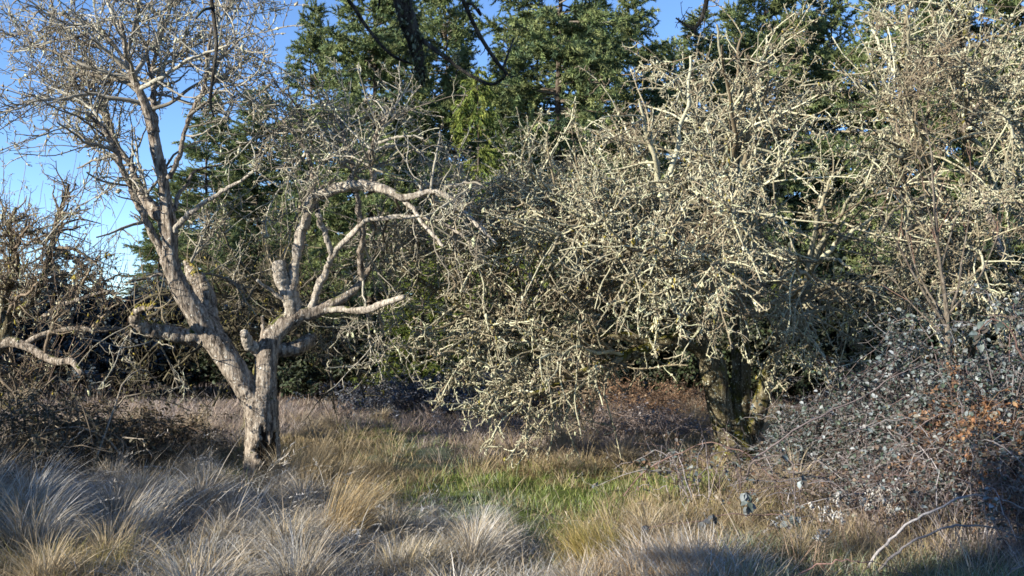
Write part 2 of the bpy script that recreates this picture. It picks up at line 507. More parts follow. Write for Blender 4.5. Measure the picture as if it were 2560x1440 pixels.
def bark_tube(mb, pts, rad, k=14, lump=0.07, seed=0, cap=True, flare=None):
    """one thick limb with knobbly, fluted bark"""
    r2 = np.random.default_rng(seed)
    n = len(pts)
    tan = norm(np.gradient(pts, axis=0))
    ref = np.array([0, 1.0, 0.15]); u = norm(np.cross(tan, ref)); w = np.cross(tan, u)
    a = np.arange(k) / k * 2 * np.pi
    s = np.concatenate([[0], np.cumsum(np.linalg.norm(np.diff(pts, axis=0), axis=1))])[:, None]
    q = np.ones((n, k))
    for j in range(7):
        m = r2.integers(1, 5); fz = r2.uniform(1, 16)
        q = q + lump * r2.uniform(.3, 1) * np.sin(m * a[None] + fz * s + r2.uniform(0, 6.28)) * .6
    q = q + lump * .35 * r2.normal(size=(n, k))
    r = rad[:, None] * q
    if flare is not None: r = r * (1 + flare[0] * np.exp(-s / flare[1]) * (1 + .5 * np.sin(3 * a[None] + 1)))
    v = pts[:, None] + r[..., None] * (np.cos(a)[None, :, None] * u[:, None] + np.sin(a)[None, :, None] * w[:, None])
    v = v.reshape(-1, 3)
    i = np.arange(n - 1)[:, None] * k; j = np.arange(k)[None]
    f = np.stack([i + j, i + (j + 1) % k, i + k + (j + 1) % k, i + k + j], -1).reshape(-1, 4)
    t = None
    if cap:
        c = pts[-1] + tan[-1] * rad[-1] * 0.4
        v = np.concatenate([v, [c]]); b = (n - 1) * k
        t = [(b + m, b + (m + 1) % k, n * k) for m in range(k)]
    mb.add(v, quads=f, tris=t)


TWIG_GREY = [(0.20, 0.165, 0.13), (0.28, 0.24, 0.19), (0.15, 0.12, 0.09), (0.34, 0.31, 0.24)]
LICHEN = [(0.40, 0.39, 0.27), (0.50, 0.49, 0.36), (0.31, 0.28, 0.20), (0.43, 0.46, 0.30), (0.25, 0.20, 0.14), (0.30, 0.28, 0.21)]
MOSS = [(0.20, 0.17, 0.04), (0.13, 0.12, 0.03), (0.26, 0.21, 0.05)]

# ---- the bare apple tree with the forked trunk
T1 = Tree("apple_tree", "bare old apple tree with pale forked trunk and dark hollow at its foot", (655, 1195), 9.6)
trunk = T1.limb([(662, 1215, 92), (660, 1180, 88), (657, 1130, 84), (655, 1070, 82), (652, 1010, 86), (653, 985, 66), (655, 955, 30)], 0)
left = T1.limb([(650, 1030, 60), (632, 995, 60), (610, 960, 58), (578, 910, 62), (548, 865, 60), (515, 825, 57), (490, 785, 54), (465, 745, 50), (442, 703, 46), (427, 665, 44), (426, 620, 36), (424, 570, 36), (419, 530, 32), (411, 480, 28), (404, 430, 27), (392, 380, 29), (380, 320, 27), (364, 265, 24), (345, 220, 20), (322, 170, 15), (312, 110, 11), (300, 40, 8)], -0.5)
right = T1.limb([(658, 1040, 56), (661, 1000, 58), (664, 950, 56), (665, 905, 57), (671, 865, 54), (686, 835, 52), (715, 806, 48), (750, 788, 42), (790, 779, 34), (830, 760, 28), (870, 738, 22), (905, 705, 16), (925, 670, 12)], 0.3)
l2 = T1.limb([(424, 665, 26), (396, 625, 20), (372, 570, 19), (345, 520, 18), (325, 480, 16), (306, 440, 15), (291, 390, 14), (274, 350, 12), (240, 305, 9), (215, 280, 6)], -0.6, left)
l3 = T1.limb([(424, 590, 34), (402, 548, 36), (376, 512, 34), (352, 482, 24), (336, 440, 16), (318, 405, 14), (290, 370, 12), (270, 300, 10), (262, 240, 7)], 0.6, left)
l4 = T1.limb([(438, 580, 14), (447, 560, 14), (470, 538, 13), (500, 520, 12), (530, 503, 11), (562, 478, 10), (600, 452, 8), (640, 425, 5)], -0.3, left)
l5 = T1.limb([(432, 525, 12), (455, 495, 10), (478, 455, 8), (500, 430, 6), (560, 410, 4)], 0.4, left)
l6 = T1.limb([(412, 450, 12), (428, 435, 12), (438, 390, 12), (452, 340, 11), (470, 290, 11), (500, 230, 10), (515, 190, 9), (520, 150, 8), (530, 70, 6)], -0.5, left)
l7 = T1.limb([(391, 330, 16), (386, 290, 15), (384, 240, 14), (380, 200, 12), (388, 150, 9), (400, 80, 7)], 0.5, left)
l8 = T1.limb([(500, 850, 44), (460, 846, 42), (420, 838, 40), (385, 822, 36), (352, 802, 30), (343, 786, 22), (356, 770, 16), (385, 764, 9)], -0.5, left)
l9 = T1.limb([(560, 870, 50), (530, 815, 48), (515, 750, 46), (498, 700, 40), (480, 672, 30), (466, 655, 14)], 0.6, left)
l10 = T1.limb([(436, 700, 14), (400, 690, 8), (360, 700, 6), (320, 705, 4)], -0.3, left)
r1 = T1.limb([(735, 790, 40), (722, 745, 38), (707, 690, 36), (698, 655, 32)], -0.1, right)
r2 = T1.limb([(742, 785, 28), (738, 740, 25), (737, 700, 24), (750, 640, 24), (768, 585, 26), (784, 545, 26), (800, 516, 27), (832, 496, 27), (880, 482, 26), (930, 478, 24), (972, 485, 21), (1010, 499, 17), (1060, 486, 15), (1108, 490, 14), (1150, 520, 12), (1195, 565, 10), (1240, 610, 7)], -0.9, right)
r3 = T1.limb([(773, 785, 20), (788, 742, 18), (808, 692, 17), (822, 650, 16), (816, 605, 15), (802, 560, 14), (795, 535, 12)], -0.4, right)
r4 = T1.limb([(820, 660, 14), (850, 612, 14), (888, 580, 14), (922, 556, 13), (970, 546, 12), (1040, 536, 11), (1095, 545, 10), (1150, 580, 9), (1190, 620, 7)], -0.6, r3)
r5 = T1.limb([(732, 775, 12), (715, 755, 11), (680, 730, 10), (643, 700, 8)], -0.3, right)
r6 = T1.limb([(800, 778, 20), (850, 772, 15), (900, 770, 17), (950, 764, 17), (985, 752, 15), (1010, 742, 12)], -0.5, right)
r7 = T1.limb([(888, 482, 16), (884, 440, 15), (888, 410, 13), (870, 350, 10), (850, 300, 7)], 0.3, r2)
r8 = T1.limb([(930, 478, 16), (936, 430, 15), (928, 385, 13), (950, 320, 10), (985, 270, 7)], -0.2, r2)
r9 = T1.limb([(893, 482, 12), (898, 530, 13), (905, 590, 14), (903, 640, 16), (906, 700, 14)], 0.4, r2)
r10 = T1.limb([(796, 540, 14), (787, 490, 12), (780, 430, 11), (768, 375, 10), (735, 330, 7), (700, 290, 5)], 0.3, r2)
r11 = T1.limb([(1005, 498, 12), (1040, 530, 11), (1068, 565, 10), (1095, 598, 9), (1108, 615, 8)], -0.5, r2)
r12 = T1.limb([(655, 890, 30), (640, 868, 28), (622, 846, 25), (612, 835, 18)], -0.25, right)
r13 = T1.limb([(670, 868, 40), (705, 872, 38), (742, 867, 40), (772, 856, 36), (776, 838, 24)], 0.3, right)
r14 = T1.limb([(655, 850, 9), (654, 815, 8), (660, 788, 5)], 0.1, right)
r15 = T1.limb([(788, 500, 10), (815, 470, 8), (838, 445, 6)], 0.2, r2)
traced1 = len(T1.limbs)
for frm, at, tg, dy, w0 in [
    (left, .88, (150, 130), -0.6, 12), (left, .86, (60, 120), 0.5, 11), (left, .82, (0, 300), -1.0, 10), (left, .84, (60, 230), 0.9, 12), (left, .90, (180, 30), -0.9, 10), (left, .92, (60, 10), 0.3, 10),
    (left, .95, (240, -60), 0.8, 9), (left, .93, (380, -120), -0.6, 10), (left, .88, (470, 60), 1.0, 12), (left, .85, (560, 110), -0.9, 12), (l7, .5, (480, 130), 0.8, 11), (l7, .7, (590, 40), 0.2, 10), (l6, .75, (640, 80), -0.7, 9),
    (l6, .6, (610, 200), 0.8, 9), (l6, .8, (600, -60), 0.6, 9), (l7, .8, (420, -80), 1.2, 9), (l2, .7, (130, 290), -1.2, 8), (l2, .8, (150, 230), 0.2, 8), (l2, .65, (200, 420), -0.3, 6), (l3, .75, (120, 180), 1.2, 9), (l3, .85, (200, 140), 0.9, 8),
    (l3, .6, (180, 370), 0.8, 7), (l2, .5, (225, 440), -0.8, 6), (left, .8, (640, 150), -0.3, 10), (l6, .5, (660, 210), -0.9, 8), (left, .97, (140, -140), -0.2, 8), (left, .9, (20, 60), 1.4, 9), (left, .87, (300, 60), -1.3, 10), (l7, .6, (300, -40), 1.5, 9),
    (r7, .6, (800, 330), 0.8, 9), (r8, .6, (1050, 340), -0.6, 9), (r7, .8, (860, 240), -0.3, 7), (r8, .7, (1000, 220), 0.5, 8), (r8, .5, (1080, 420), 0.6, 8), (r7, .5, (790, 400), -0.5, 8),
    (r2, .72, (1130, 430), 0.8, 10), (r2, .8, (1200, 470), -1.1, 10), (r2, .85, (1230, 530), 0.6, 9), (r10, .5, (680, 430), -0.6, 8), (r10, .6, (660, 520), 0.5, 8), (r10, .8, (650, 380), -0.9, 7), (r10, .3, (700, 600), 0.7, 7), (r10, .7, (720, 220), -0.4, 7),
    (r4, .7, (1180, 700), 0.5, 8), (r4, .5, (960, 640), .7, 7), (r4, .4, (930, 700), .9, 6), (r2, .66, (960, 640), 0.7, 7), (r2, .7, (1030, 690), 0.9, 7), (r9, .6, (980, 820), 0.8, 7), (r9, .9, (940, 900), 0.4, 6), (r6, .6, (930, 940), 0.9, 6),
    (right, .9, (960, 620), .8, 8), (l8, .7, (320, 880), -0.2, 5), (l8, .5, (440, 980), -0.1, 5), (l9, .7, (600, 700), 0.9, 8), (l9, .9, (560, 560), 1.0, 7), (l9, .9, (520, 540), 0.7, 6)]:
    T1.reach(frm, at, tg, dy, w0, 3.5, arch=rng.uniform(-.05, .22), wob=.16)

# the dark rotten hollow at the foot is pressed into the right half of the trunk
tp_, tr_ = T1.limbs[trunk]
tp_ = catmull(tp_, 90); tr_ = np.interp(np.linspace(0, 1, 90), np.linspace(0, 1, len(tr_)), tr_)
tm = MB(); bark_tube(tm, tp_, tr_, k=64, lump=.05, seed=1, flare=(.25, .12))
tv = tm.v[0].astype(float); tq = tm.q[0]; tt = np.asarray(tm.t[0])
qx, qy = pix(tv)
edge = 637 + 9 * np.sin(qy * .11) + 5 * np.sin(qy * .31 + 1)
topy = 1080 + 16 * np.sin(qx * .16) + 9 * np.sin(qx * .37 + 2)
dep = np.clip((qx - edge) / 12, 0, 1) * np.clip((qy - topy) / 16, 0, 1) * (tv[:, 1] < 9.64)
ax = tp_[np.clip((np.arange(len(tv)) // 64), 0, 89)]
tv2 = tv + (ax - tv) * (dep * (.34 + .12 * np.sin(qx * .5)))[:, None]
fm = dep[tq].min(1) > .25
tr = MB(); tr.add(tv2, quads=tq[~fm], tris=tt)
for i in (left, right):
    p, r = T1.limbs[i]
    bark_tube(tr, catmull(p, 150), np.interp(np.linspace(0, 1, 150), np.linspace(0, 1, len(r)), r), k=40, lump=.065, seed=i + 3)
tr.build("trunk", M_bark_grey, T1.root)
hm = MB(); uq, inv = np.unique(tq[fm], return_inverse=True); hm.add(tv2[uq], quads=inv.reshape(-1, 4))
h = hm.build("hollow", M_rot, T1.root); h['label'] = "dark rotten hollow in the trunk foot"
for i in range(3, traced1):
    p, r = T1.limbs[i]; wob_ = np.cumsum(rng.normal(size=p.shape) * .0065, 0); wob_ -= np.linspace(0, 1, len(p))[:, None] * wob_[-1:] + wob_[:1] * np.linspace(1, 0, len(p))[:, None]
    T1.limbs[i] = (p + wob_, r * (1 + .09 * np.sin(np.arange(len(p)) * 1.9 + i) * np.sin(np.arange(len(p)) * .8)))
    p, r = T1.limbs[i]; nn_ = len(p) * 3
    m = MB(); bark_tube(m, catmull(p, nn_), np.interp(np.linspace(0, 1, nn_), np.linspace(0, 1, len(r)), r), k=14, lump=.12, seed=i * 7)
    o = m.build("limb", M_bark_pale if i in (l4, r1, r2, r3, r4, r5, r6, r11, r12) else M_bark_grey, T1.root)
    if i in (l8, l9): o['label'] = "thick limb with a mossy tip"
mm = MB()
for i, cnt in ((l8, 380), (l9, 130)):
    p, r = T1.limbs[i]; k = rng.integers(3, len(p), cnt)
    k = np.maximum(k, 12 if i == l8 else 18)
    pos = p[k] + norm(rng.normal(size=(cnt, 3)) * .5 + np.array([0, .1, 1.0])) * r[k][:, None] * .92
    clumps(mm, pos, rng.uniform(.01, .024, cnt), mixcol(cnt, MOSS))
mm.build("moss", M_lichen, T1.root)


def fine_wood(T, ids, l1, l2, l3, lich, moss_share=0.0, cols=TWIG_GREY, lcols=LICHEN, keep=None, extra=(), bare=(.15, .115, .08), w1=.22, up1=.03, lsize=(.010, .022), rmin3=.0022, auto_from=None, r1=(.0035, .016), r2=(.0028, .009), r3=(.0022, .0055), twig_lich=.3):
    """branches, twigs and lichen of a tree; the auto limbs go in with the branches"""
    pp, pr = T.arr(ids)
    for i, f in extra:
        p, r = T.limbs[i]; t = np.linspace(f, 1, 16) * (len(p) - 1)
        pp = np.concatenate([pp, np.stack([np.interp(t, np.arange(len(p)), p[:, k]) for k in range(3)], 1)[None]]); pr = np.concatenate([pr, np.interp(t, np.arange(len(p)), r)[None]])
    g1 = grow(pp, pr, l1[0], l1[1], n=9, t0=.2, wander=w1, up=up1, ratio=.55, rmax=r1[1], rmin=r1[0], tip=.4, keep=keep)
    a1 = grow(pp, pr, l2[0] * .6, l2[1], n=7, t0=.3, wander=.3, up=up1, ratio=.4, rmax=r2[1], rmin=r2[0], keep=keep)
    g2 = grow(*g1, l2[0], l2[1], n=7, t0=.1, wander=.3, up=up1, ratio=.6, rmax=r2[1], rmin=r2[0], tip=.5, keep=keep)
    g2 = (np.concatenate([g2[0], a1[0]]), np.concatenate([g2[1], a1[1]]))
    g3 = grow(*g2, l3[0], l3[1], n=4, t0=.1, wander=.35, up=up1, ratio=.65, rmax=r3[1], rmin=r3[0], tip=.6, keep=keep)
    b = MB()
    if auto_from is not None:
        pa, ra = T.arr(range(auto_from, len(T.limbs)), 20)
        ca = mixcol(len(pa), cols, .1)
        for q in range(len(pa)):
            lb = MB(); tubes(lb, pa[q:q + 1], ra[q:q + 1], 9, ca[q:q + 1], rough=.1); lb.build("limb", M_twig, T.root)
    tubes(b, *g1, 5, mixcol(len(g1[0]), cols, .15), rough=.12)
    b.build("branches", M_twig, T.root)
    w = MB()
    both = list(cols) + list(lcols)
    pw = np.r_[np.full(len(cols), (1 - twig_lich) / len(cols)), np.full(len(lcols), twig_lich / len(lcols))]
    def patchy(g, jit):
        c = mixcol(len(g[0]), both, jit, pw); f = np.clip(.78 + .75 * noise3(g[0][:, 0], 2.6), .1, 1)[:, None]
        return c * f + np.array(bare) * (1 - f)
    tubes(w, *g2, 4, patchy(g2, .15), rough=.28)
    tubes(w, *g3, 3, patchy(g3, .18), rough=.28)
    w.build("twigs", M_twig, T.root)
    l = MB(); n_l = 0
    for gset, per in ((g1, lich[0]), (g2, lich[1]), (g3, lich[2])):
        pos = along(*gset, per * 1.25)
        pos = pos[rng.uniform(size=len(pos)) < np.clip(.74 + .75 * noise3(pos, 2.6), .1, 1)] if len(pos) else pos
        c = mixcol(len(pos), lcols, .12)
        if moss_share:
            k = rng.uniform(size=len(pos)) < moss_share; c[k] = mixcol(int(k.sum()), MOSS, .15)
        clumps(l, pos, rng.uniform(lsize[0], lsize[1], len(pos)) * rng.choice([.7, 1, 1.5, 2.3], len(pos), p=[.42, .44, .13, .01]), c); n_l += len(pos)
    if n_l: l.build("lichen", M_lichen, T.root)
    print(T.root.name, 'branches', len(g1[0]), len(g2[0]), len(g3[0]), 'lichen', n_l)
    return g1, g2, g3


ids = [i for i in range(len(T1.limbs)) if i not in (trunk, right, r1, r5, r12, r13, l8, l9, r14)]
ids_up = list(range(traced1, len(T1.limbs))) + [l3, l6, l7, l2, r7, r8]
fine_wood(T1, ids_up, (14, (.35, 1.1)), (10, (.12, .42)), (14, (.03, .12)), (8, 5, 3), bare=(.17, .148, .118), cols=[(0.19, 0.17, 0.135), (0.27, 0.25, 0.205), (0.125, 0.108, 0.083), (0.37, 0.35, 0.285)], keep=lambda e: noise3(e, 1.5) > -.6, auto_from=traced1, extra=[(r2, .62), (r4, .6), (r10, .4)], lsize=(.007, .015), w1=.15, r1=(.0065, .018), r2=(.0045, .009), r3=(.0036, .0065), twig_lich=.34)

# ---- the big lichen apple tree right of the middle
T2 = Tree("apple_tree", "wide apple tree right of the middle, grey-green with lichen down to drooping twigs", (1845, 1165), 10.8, None)
b0 = T2.limb([(1842, 1175, 100), (1836, 1130, 92), (1826, 1085, 84), (1815, 1050, 72)], 0)
s1 = T2.limb([(1828, 1110, 66), (1810, 1050, 64), (1797, 1000, 64), (1786, 940, 66), (1772, 885, 60), (1750, 830, 48), (1725, 770, 40), (1700, 700, 34), (1680, 620, 28), (1660, 520, 22)], -0.4, b0)
s2 = T2.limb([(1840, 1120, 60), (1846, 1060, 54), (1850, 990, 50), (1853, 920, 46), (1850, 850, 44), (1840, 770, 40), (1832, 690, 34), (1830, 600, 28), (1840, 500, 22), (1850, 400, 16)], 0.4, b0)
s3 = T2.limb([(1856, 1120, 50), (1885, 1060, 44), (1905, 1000, 40), (1925, 930, 36), (1950, 850, 32), (1985, 760, 28), (2020, 680, 22), (2060, 600, 16)], -0.2, b0)
a1_ = T2.limb([(1770, 890, 46), (1735, 860, 42), (1690, 850, 38), (1640, 868, 34), (1580, 885, 30), (1520, 905, 25), (1450, 935, 20), (1390, 965, 14), (1320, 990, 9)], -0.9, s1)
a2_ = T2.limb([(1745, 820, 38), (1700, 795, 34), (1640, 790, 32), (1570, 785, 28), (1500, 770, 24), (1420, 750, 19), (1340, 735, 14), (1260, 740, 10)], 0.5, s1)
a3_ = T2.limb([(1700, 700, 26), (1640, 640, 24), (1560, 590, 21), (1470, 560, 18), (1380, 560, 14), (1290, 590, 10), (1210, 650, 7)], -0.6, s1)
a4_ = T2.limb([(1640, 868, 26), (1560, 840, 24), (1470, 850, 21), (1380, 865, 18), (1290, 880, 15), (1240, 850, 14), (1180, 790, 13), (1120, 742, 12), (1050, 700, 11), (975, 655, 8)], -0.4, a1_)
n2 = len(T2.limbs)
for frm, at, tg, dy, w0, ar in [
    (s1, .95, (1620, 260), -.8, 18, .1), (s1, .9, (1540, 330), .9, 17, .15), (s1, .97, (1700, 130), .4, 16, .05), (s2, .95, (1770, 110), -.9, 15, .05), (s2, .9, (1850, 120), .8, 15, .05), (s2, .93, (1950, 180), -.6, 15, .1), (s2, .85, (2010, 260), 1.1, 15, .15),
    (s3, .85, (2090, 420), -.7, 15, .2), (s3, .8, (2180, 560), .7, 15, .3), (s3, .9, (2150, 480), -1.3, 13, .25), (s3, .7, (2170, 720), -1.0, 14, .3), (s3, .65, (2150, 830), .3, 13, .35), (s3, .6, (2090, 900), -1.4, 13, .35), (s3, .75, (2120, 640), -1.9, 13, .25),
    (s1, .85, (1450, 440), -1.2, 16, .15), (s1, .8, (1350, 470), .6, 16, .2), (s1, .85, (1300, 430), 1.2, 14, .2), (a3_, .4, (1420, 450), -.9, 13, .15), (a3_, .6, (1260, 500), .3, 12, .2), (a3_, .7, (1180, 620), -.8, 11, .3), (a3_, .5, (1300, 680), -1.5, 11, .25), (a3_, .8, (1150, 760), -.2, 9, .3),
    (a2_, .4, (1480, 680), -1.4, 13, .2), (a2_, .6, (1330, 820), -1.0, 12, .2), (a2_, .7, (1240, 880), .5, 11, .25), (a2_, .8, (1200, 960), .3, 9, .25), (a2_, .5, (1400, 930), 1.3, 11, .2), (a2_, .9, (1180, 850), -.9, 9, .2),
    (a1_, .5, (1440, 1020), -1.2, 10, .15), (a1_, .6, (1360, 1040), .2, 10, .1), (a1_, .7, (1250, 1040), -.8, 9, .1), (a1_, .8, (1200, 1010), -.3, 8, .1), (a1_, .55, (1330, 900), -1.8, 10, .15), 
    (s1, .6, (1560, 660), -2.4, 15, .15), (s1, .65, (1680, 560), -2.4, 15, .15), (s1, .7, (1500, 540), -2.0, 15, .15), (s2, .65, (1760, 640), -2.5, 15, .15), (s2, .7, (1860, 540), -2.4, 15, .2), (s2, .6, (1900, 760), -2.5, 14, .25), (s3, .6, (1960, 640), -2.2, 14, .2), (s2, .75, (1700, 400), -2.0, 14, .1), (s2, .8, (1830, 300), -1.8, 14, .1), (s2, .8, (1950, 380), -2.0, 14, .15),
    
    (s1, .7, (1600, 480), 2.0, 15, .15), (s2, .7, (1800, 420), 2.2, 15, .1), (s2, .6, (1950, 560), 2.0, 15, .2), (s2, .75, (1720, 240), 1.8, 14, .05), (s1, .6, (1500, 640), 2.2, 14, .2), (s3, .6, (2050, 720), 1.8, 13, .3), (s1, .75, (1400, 560), 1.8, 13, .2),
    (a3_, .75, (1190, 520), -.9, 11, .2), (a3_, .6, (1140, 560), .3, 11, .25), (a3_, .5, (1250, 450), -.5, 11, .15), (a3_, .8, (1090, 650), -.6, 9, .3), (a3_, .7, (1160, 720), -1.3, 10, .3), (a3_, .65, (1280, 560), -1.4, 11, .2), (a3_, .35, (1370, 620), -1.9, 12, .2), (a2_, .5, (1420, 640), -1.6, 12, .2), (s1, .8, (1420, 380), -.3, 13, .1), (s2, .95, (1900, 90), .3, 11, .03), (s2, .95, (1800, 60), -.4, 11, .03),
    (s2, .9, (1690, 180), -.2, 13, .05), (s2, .88, (1890, 230), 0, 13, .05), (s1, .92, (1560, 420), -.3, 13, .1), (s1, .88, (1480, 500), 0, 13, .15), (s3, .95, (2050, 480), 0, 12, .15)]:
    T2.reach(frm, at, tg, dy, w0, 5, arch=ar, wob=.16)
tr = MB(); bark_tube(tr, *T2.limbs[b0], k=26, lump=.06, seed=51, flare=(.3, .15))
for i in (s1, s2, s3): bark_tube(tr, *T2.limbs[i], k=18, lump=.07, seed=60 + i)
tr.build("trunk", M_bark_moss, T2.root)
for i in (a1_, a2_, a3_, a4_):
    m = MB(); bark_tube(m, *T2.limbs[i], k=12, lump=.1, seed=70 + i); m.build("limb", M_bark_moss, T2.root)
LTW = [(0.33, 0.315, 0.22), (0.22, 0.19, 0.13), (0.41, 0.40, 0.285), (0.15, 0.12, 0.08)]
fine_wood(T2, list(range(n2, len(T2.limbs))) + [a1_, a2_, a3_, a4_], (13, (.5, 1.5)), (14, (.08, .34)), (20, (.025, .10)), (40, 22, 12), w1=.11, r1=(.009, .02), keep=lambda e: noise3(e, 1.7) > -.55, moss_share=.10, cols=LTW, auto_from=n2, lsize=(.005, .014), r2=(.006, .011), r3=(.0045, .008), twig_lich=.55, up1=-.06)

# ---- the lichen tree at the right edge
T3 = Tree("apple_tree", "tall lichen apple tree on the far right rising behind the bramble thicket", (2480, 1120), 11.6)
c0 = T3.limb([(2480, 1150, 74), (2470, 1040, 66), (2450, 940, 60), (2425, 830, 52), (2400, 720, 46), (2385, 620, 40), (2360, 520, 34), (2330, 420, 28), (2300, 330, 22), (2270, 240, 16), (2240, 150, 10)], -0.2)
c1 = T3.limb([(2400, 700, 36), (2420, 600, 32), (2430, 500, 28), (2420, 400, 24), (2410, 300, 20), (2400, 200, 15), (2410, 100, 11), (2430, 0, 8)], .6, c0)
c2 = T3.limb([(2420, 420, 22), (2440, 440, 21), (2470, 530, 19), (2505, 640, 16), (2540, 700, 12), (2580, 740, 9)], -1.4, c1)
c3 = T3.limb([(2405, 330, 16), (2450, 260, 15), (2500, 200, 13), (2560, 180, 12), (2640, 170, 9)], -1.0, c1)
n3 = len(T3.limbs)
for frm, at, tg, dy, w0, ar in [
    (c0, .8, (2150, 200), -.6, 14, .1), (c0, .75, (2080, 340), .5, 14, .15), (c0, .7, (2160, 420), -1.4, 14, .15), (c0, .85, (2180, 60), .7, 12, .05), (c0, .9, (2260, 20), -.7, 11, .05), (c0, .95, (2300, -80), .3, 10, .05), (c0, .6, (2180, 560), -1.5, 13, .2), (c0, .55, (2230, 680), -1.0, 12, .25), (c0, .5, (2170, 800), -.3, 11, .3),
    (c1, .8, (2350, -40), -.8, 12, .05), (c1, .85, (2480, -60), .8, 12, .05), (c1, .8, (2520, 60), -.9, 12, .1), (c1, .7, (2600, 80), .8, 13, .1), (c1, .65, (2640, 280), -.4, 13, .2), (c1, .6, (2600, 420), .8, 13, .3), (c1, .55, (2640, 560), -1.0, 12, .35), (c1, .5, (2600, 700), .4, 12, .35),
    (c1, .75, (2330, 160), -1.6, 13, .05), (c1, .7, (2430, 200), -1.9, 13, .05), (c1, .6, (2500, 340), -2.0, 13, .15), (c1, .5, (2540, 500), -2.0, 12, .25), (c0, .65, (2280, 440), -2.0, 13, .15), (c0, .7, (2250, 300), -1.8, 13, .1), (c0, .55, (2360, 560), -2.2, 12, .2), (c0, .5, (2300, 640), -2.2, 12, .2), (c0, .45, (2420, 700), -2.1, 12, .25), (c0, .4, (2300, 800), -1.9, 11, .25), (c0, .4, (2500, 800), -1.5, 11, .3), (c0, .35, (2230, 880), -1.0, 10, .3), (c0, .35, (2560, 850), -1.2, 10, .3),
    (c0, .7, (2200, 330), 1.6, 12, .1), (c1, .6, (2500, 300), 1.8, 12, .1), (c0, .6, (2250, 560), 1.6, 12, .2), (c1, .7, (2340, 100), 1.7, 12, .1), (c1, .4, (2560, 620), 1.6, 12, .3), (c0, .8, (2220, 240), -.9, 12, .1), (c0, .78, (2330, 250), -.3, 12, .1), (c1, .75, (2460, 120), .1, 12, .1)]:
    T3.reach(frm, at, tg, dy, w0, 5, arch=ar, wob=.16)
tr = MB(); bark_tube(tr, *T3.limbs[c0], k=20, lump=.07, seed=81, flare=(.3, .15)); bark_tube(tr, *T3.limbs[c1], k=16, lump=.07, seed=82)
tr.build("trunk", M_bark_moss, T3.root)
for i in (c2, c3):
    m = MB(); bark_tube(m, *T3.limbs[i], k=12, lump=.1, seed=90 + i); m.build("limb", M_bark_grey, T3.root)
fine_wood(T3, list(range(n3, len(T3.limbs))) + [c2, c3], (11, (.5, 1.5)), (14, (.08, .34)), (20, (.025, .10)), (40, 22, 12), w1=.11, r1=(.009, .02), keep=lambda e: noise3(e, 1.7) > -.55, moss_share=.06, cols=LTW, auto_from=n3, lsize=(.005, .014), r2=(.006, .011), r3=(.0045, .008), twig_lich=.55, up1=-.06)

# ---- the small apple tree at the left edge
T4 = Tree("apple_tree", "low spreading bare apple tree at the left edge against open sky", (-130, 1185), 10.6)
d0 = T4.limb([(-130, 1200, 80), (-115, 1100, 74), (-90, 1000, 66), (-55, 930, 54), (-20, 880, 42), (5, 850, 34), (20, 815, 30)], 0)
d1 = T4.limb([(5, 845, 28), (20, 810, 26), (8, 760, 22), (20, 720, 20), (38, 680, 18), (34, 620, 15), (22, 570, 12), (40, 520, 9)], -.3, d0)
d2 = T4.limb([(-10, 870, 26), (30, 855, 24), (70, 868, 22), (110, 890, 21), (150, 905, 20), (180, 905, 18), (205, 935, 11)], -.5, d0)
d3 = T4.limb([(60, 862, 18), (100, 840, 17), (150, 826, 16), (200, 822, 15), (250, 826, 13), (300, 822, 10), (325, 850, 6)], .3, d2)
d4 = T4.limb([(20, 790, 18), (80, 750, 16), (110, 690, 15), (128, 620, 14), (140, 560, 12), (160, 500, 10), (172, 460, 7)], .4, d1)
d5 = T4.limb([(-40, 900, 20), (0, 1000, 18), (50, 1030, 16), (90, 1050, 13), (105, 1095, 8)], -.6, d0)
d6 = T4.limb([(100, 800, 14), (150, 765, 13), (210, 745, 11), (260, 730, 8), (300, 735, 5)], -.3, d3)
n4 = len(T4.limbs)
for frm, at, tg, dy, w0, ar in [
    (d1, .6, (90, 560), -.8, 10, .05), (d1, .7, (-30, 480), .4, 9, .05), (d1, .4, (80, 640), .8, 10, .1), (d4, .5, (220, 640), -.5, 10, .15), (d4, .6, (200, 560), .5, 9, .1), (d4, .3, (230, 700), .6, 10, .15), (d4, .4, (60, 560), .9, 9, .05), (d3, .4, (260, 660), .9, 9, .2),
    (d6, .4, (240, 620), -.4, 8, .2), (d6, .6, (300, 680), .2, 7, .1), (d2, .5, (160, 760), -.6, 9, .2), (d3, .6, (300, 760), -.4, 7, .1), (d1, .2, (110, 720), -.9, 10, .1), (d1, .5, (-60, 560), -.2, 9, .1), (d0, .8, (-80, 700), .6, 12, .1), (d0, .8, (-120, 600), -.5, 12, .1), (d0, .7, (80, 980), .8, 10, .2), (d0, .6, (160, 1010), .5, 10, .2), (d0, .6, (60, 1090), -.4, 10, .25), (d0, .5, (200, 1090), .2, 10, .25), (d5, .4, (160, 1120), .4, 7, .2), (d0, .7, (0, 640), .9, 12, .1), (d0, .75, (60, 780), 1.2, 11, .2), (d2, .7, (230, 980), .5, 7, .2), (d0, .5, (250, 1040), .8, 9, .25)]:
    T4.reach(frm, at, tg, dy, w0, 4, arch=ar, wob=.18)
tr = MB(); bark_tube(tr, *T4.limbs[d0], k=18, lump=.08, seed=101, flare=(.3, .15)); tr.build("trunk", M_bark_moss, T4.root)
for i in (d1, d2, d3, d4, d5, d6):
    m = MB(); bark_tube(m, *T4.limbs[i], k=10, lump=.12, seed=110 + i); m.build("limb", M_bark_moss if i in (d1, d4, d5) else M_bark_grey, T4.root)
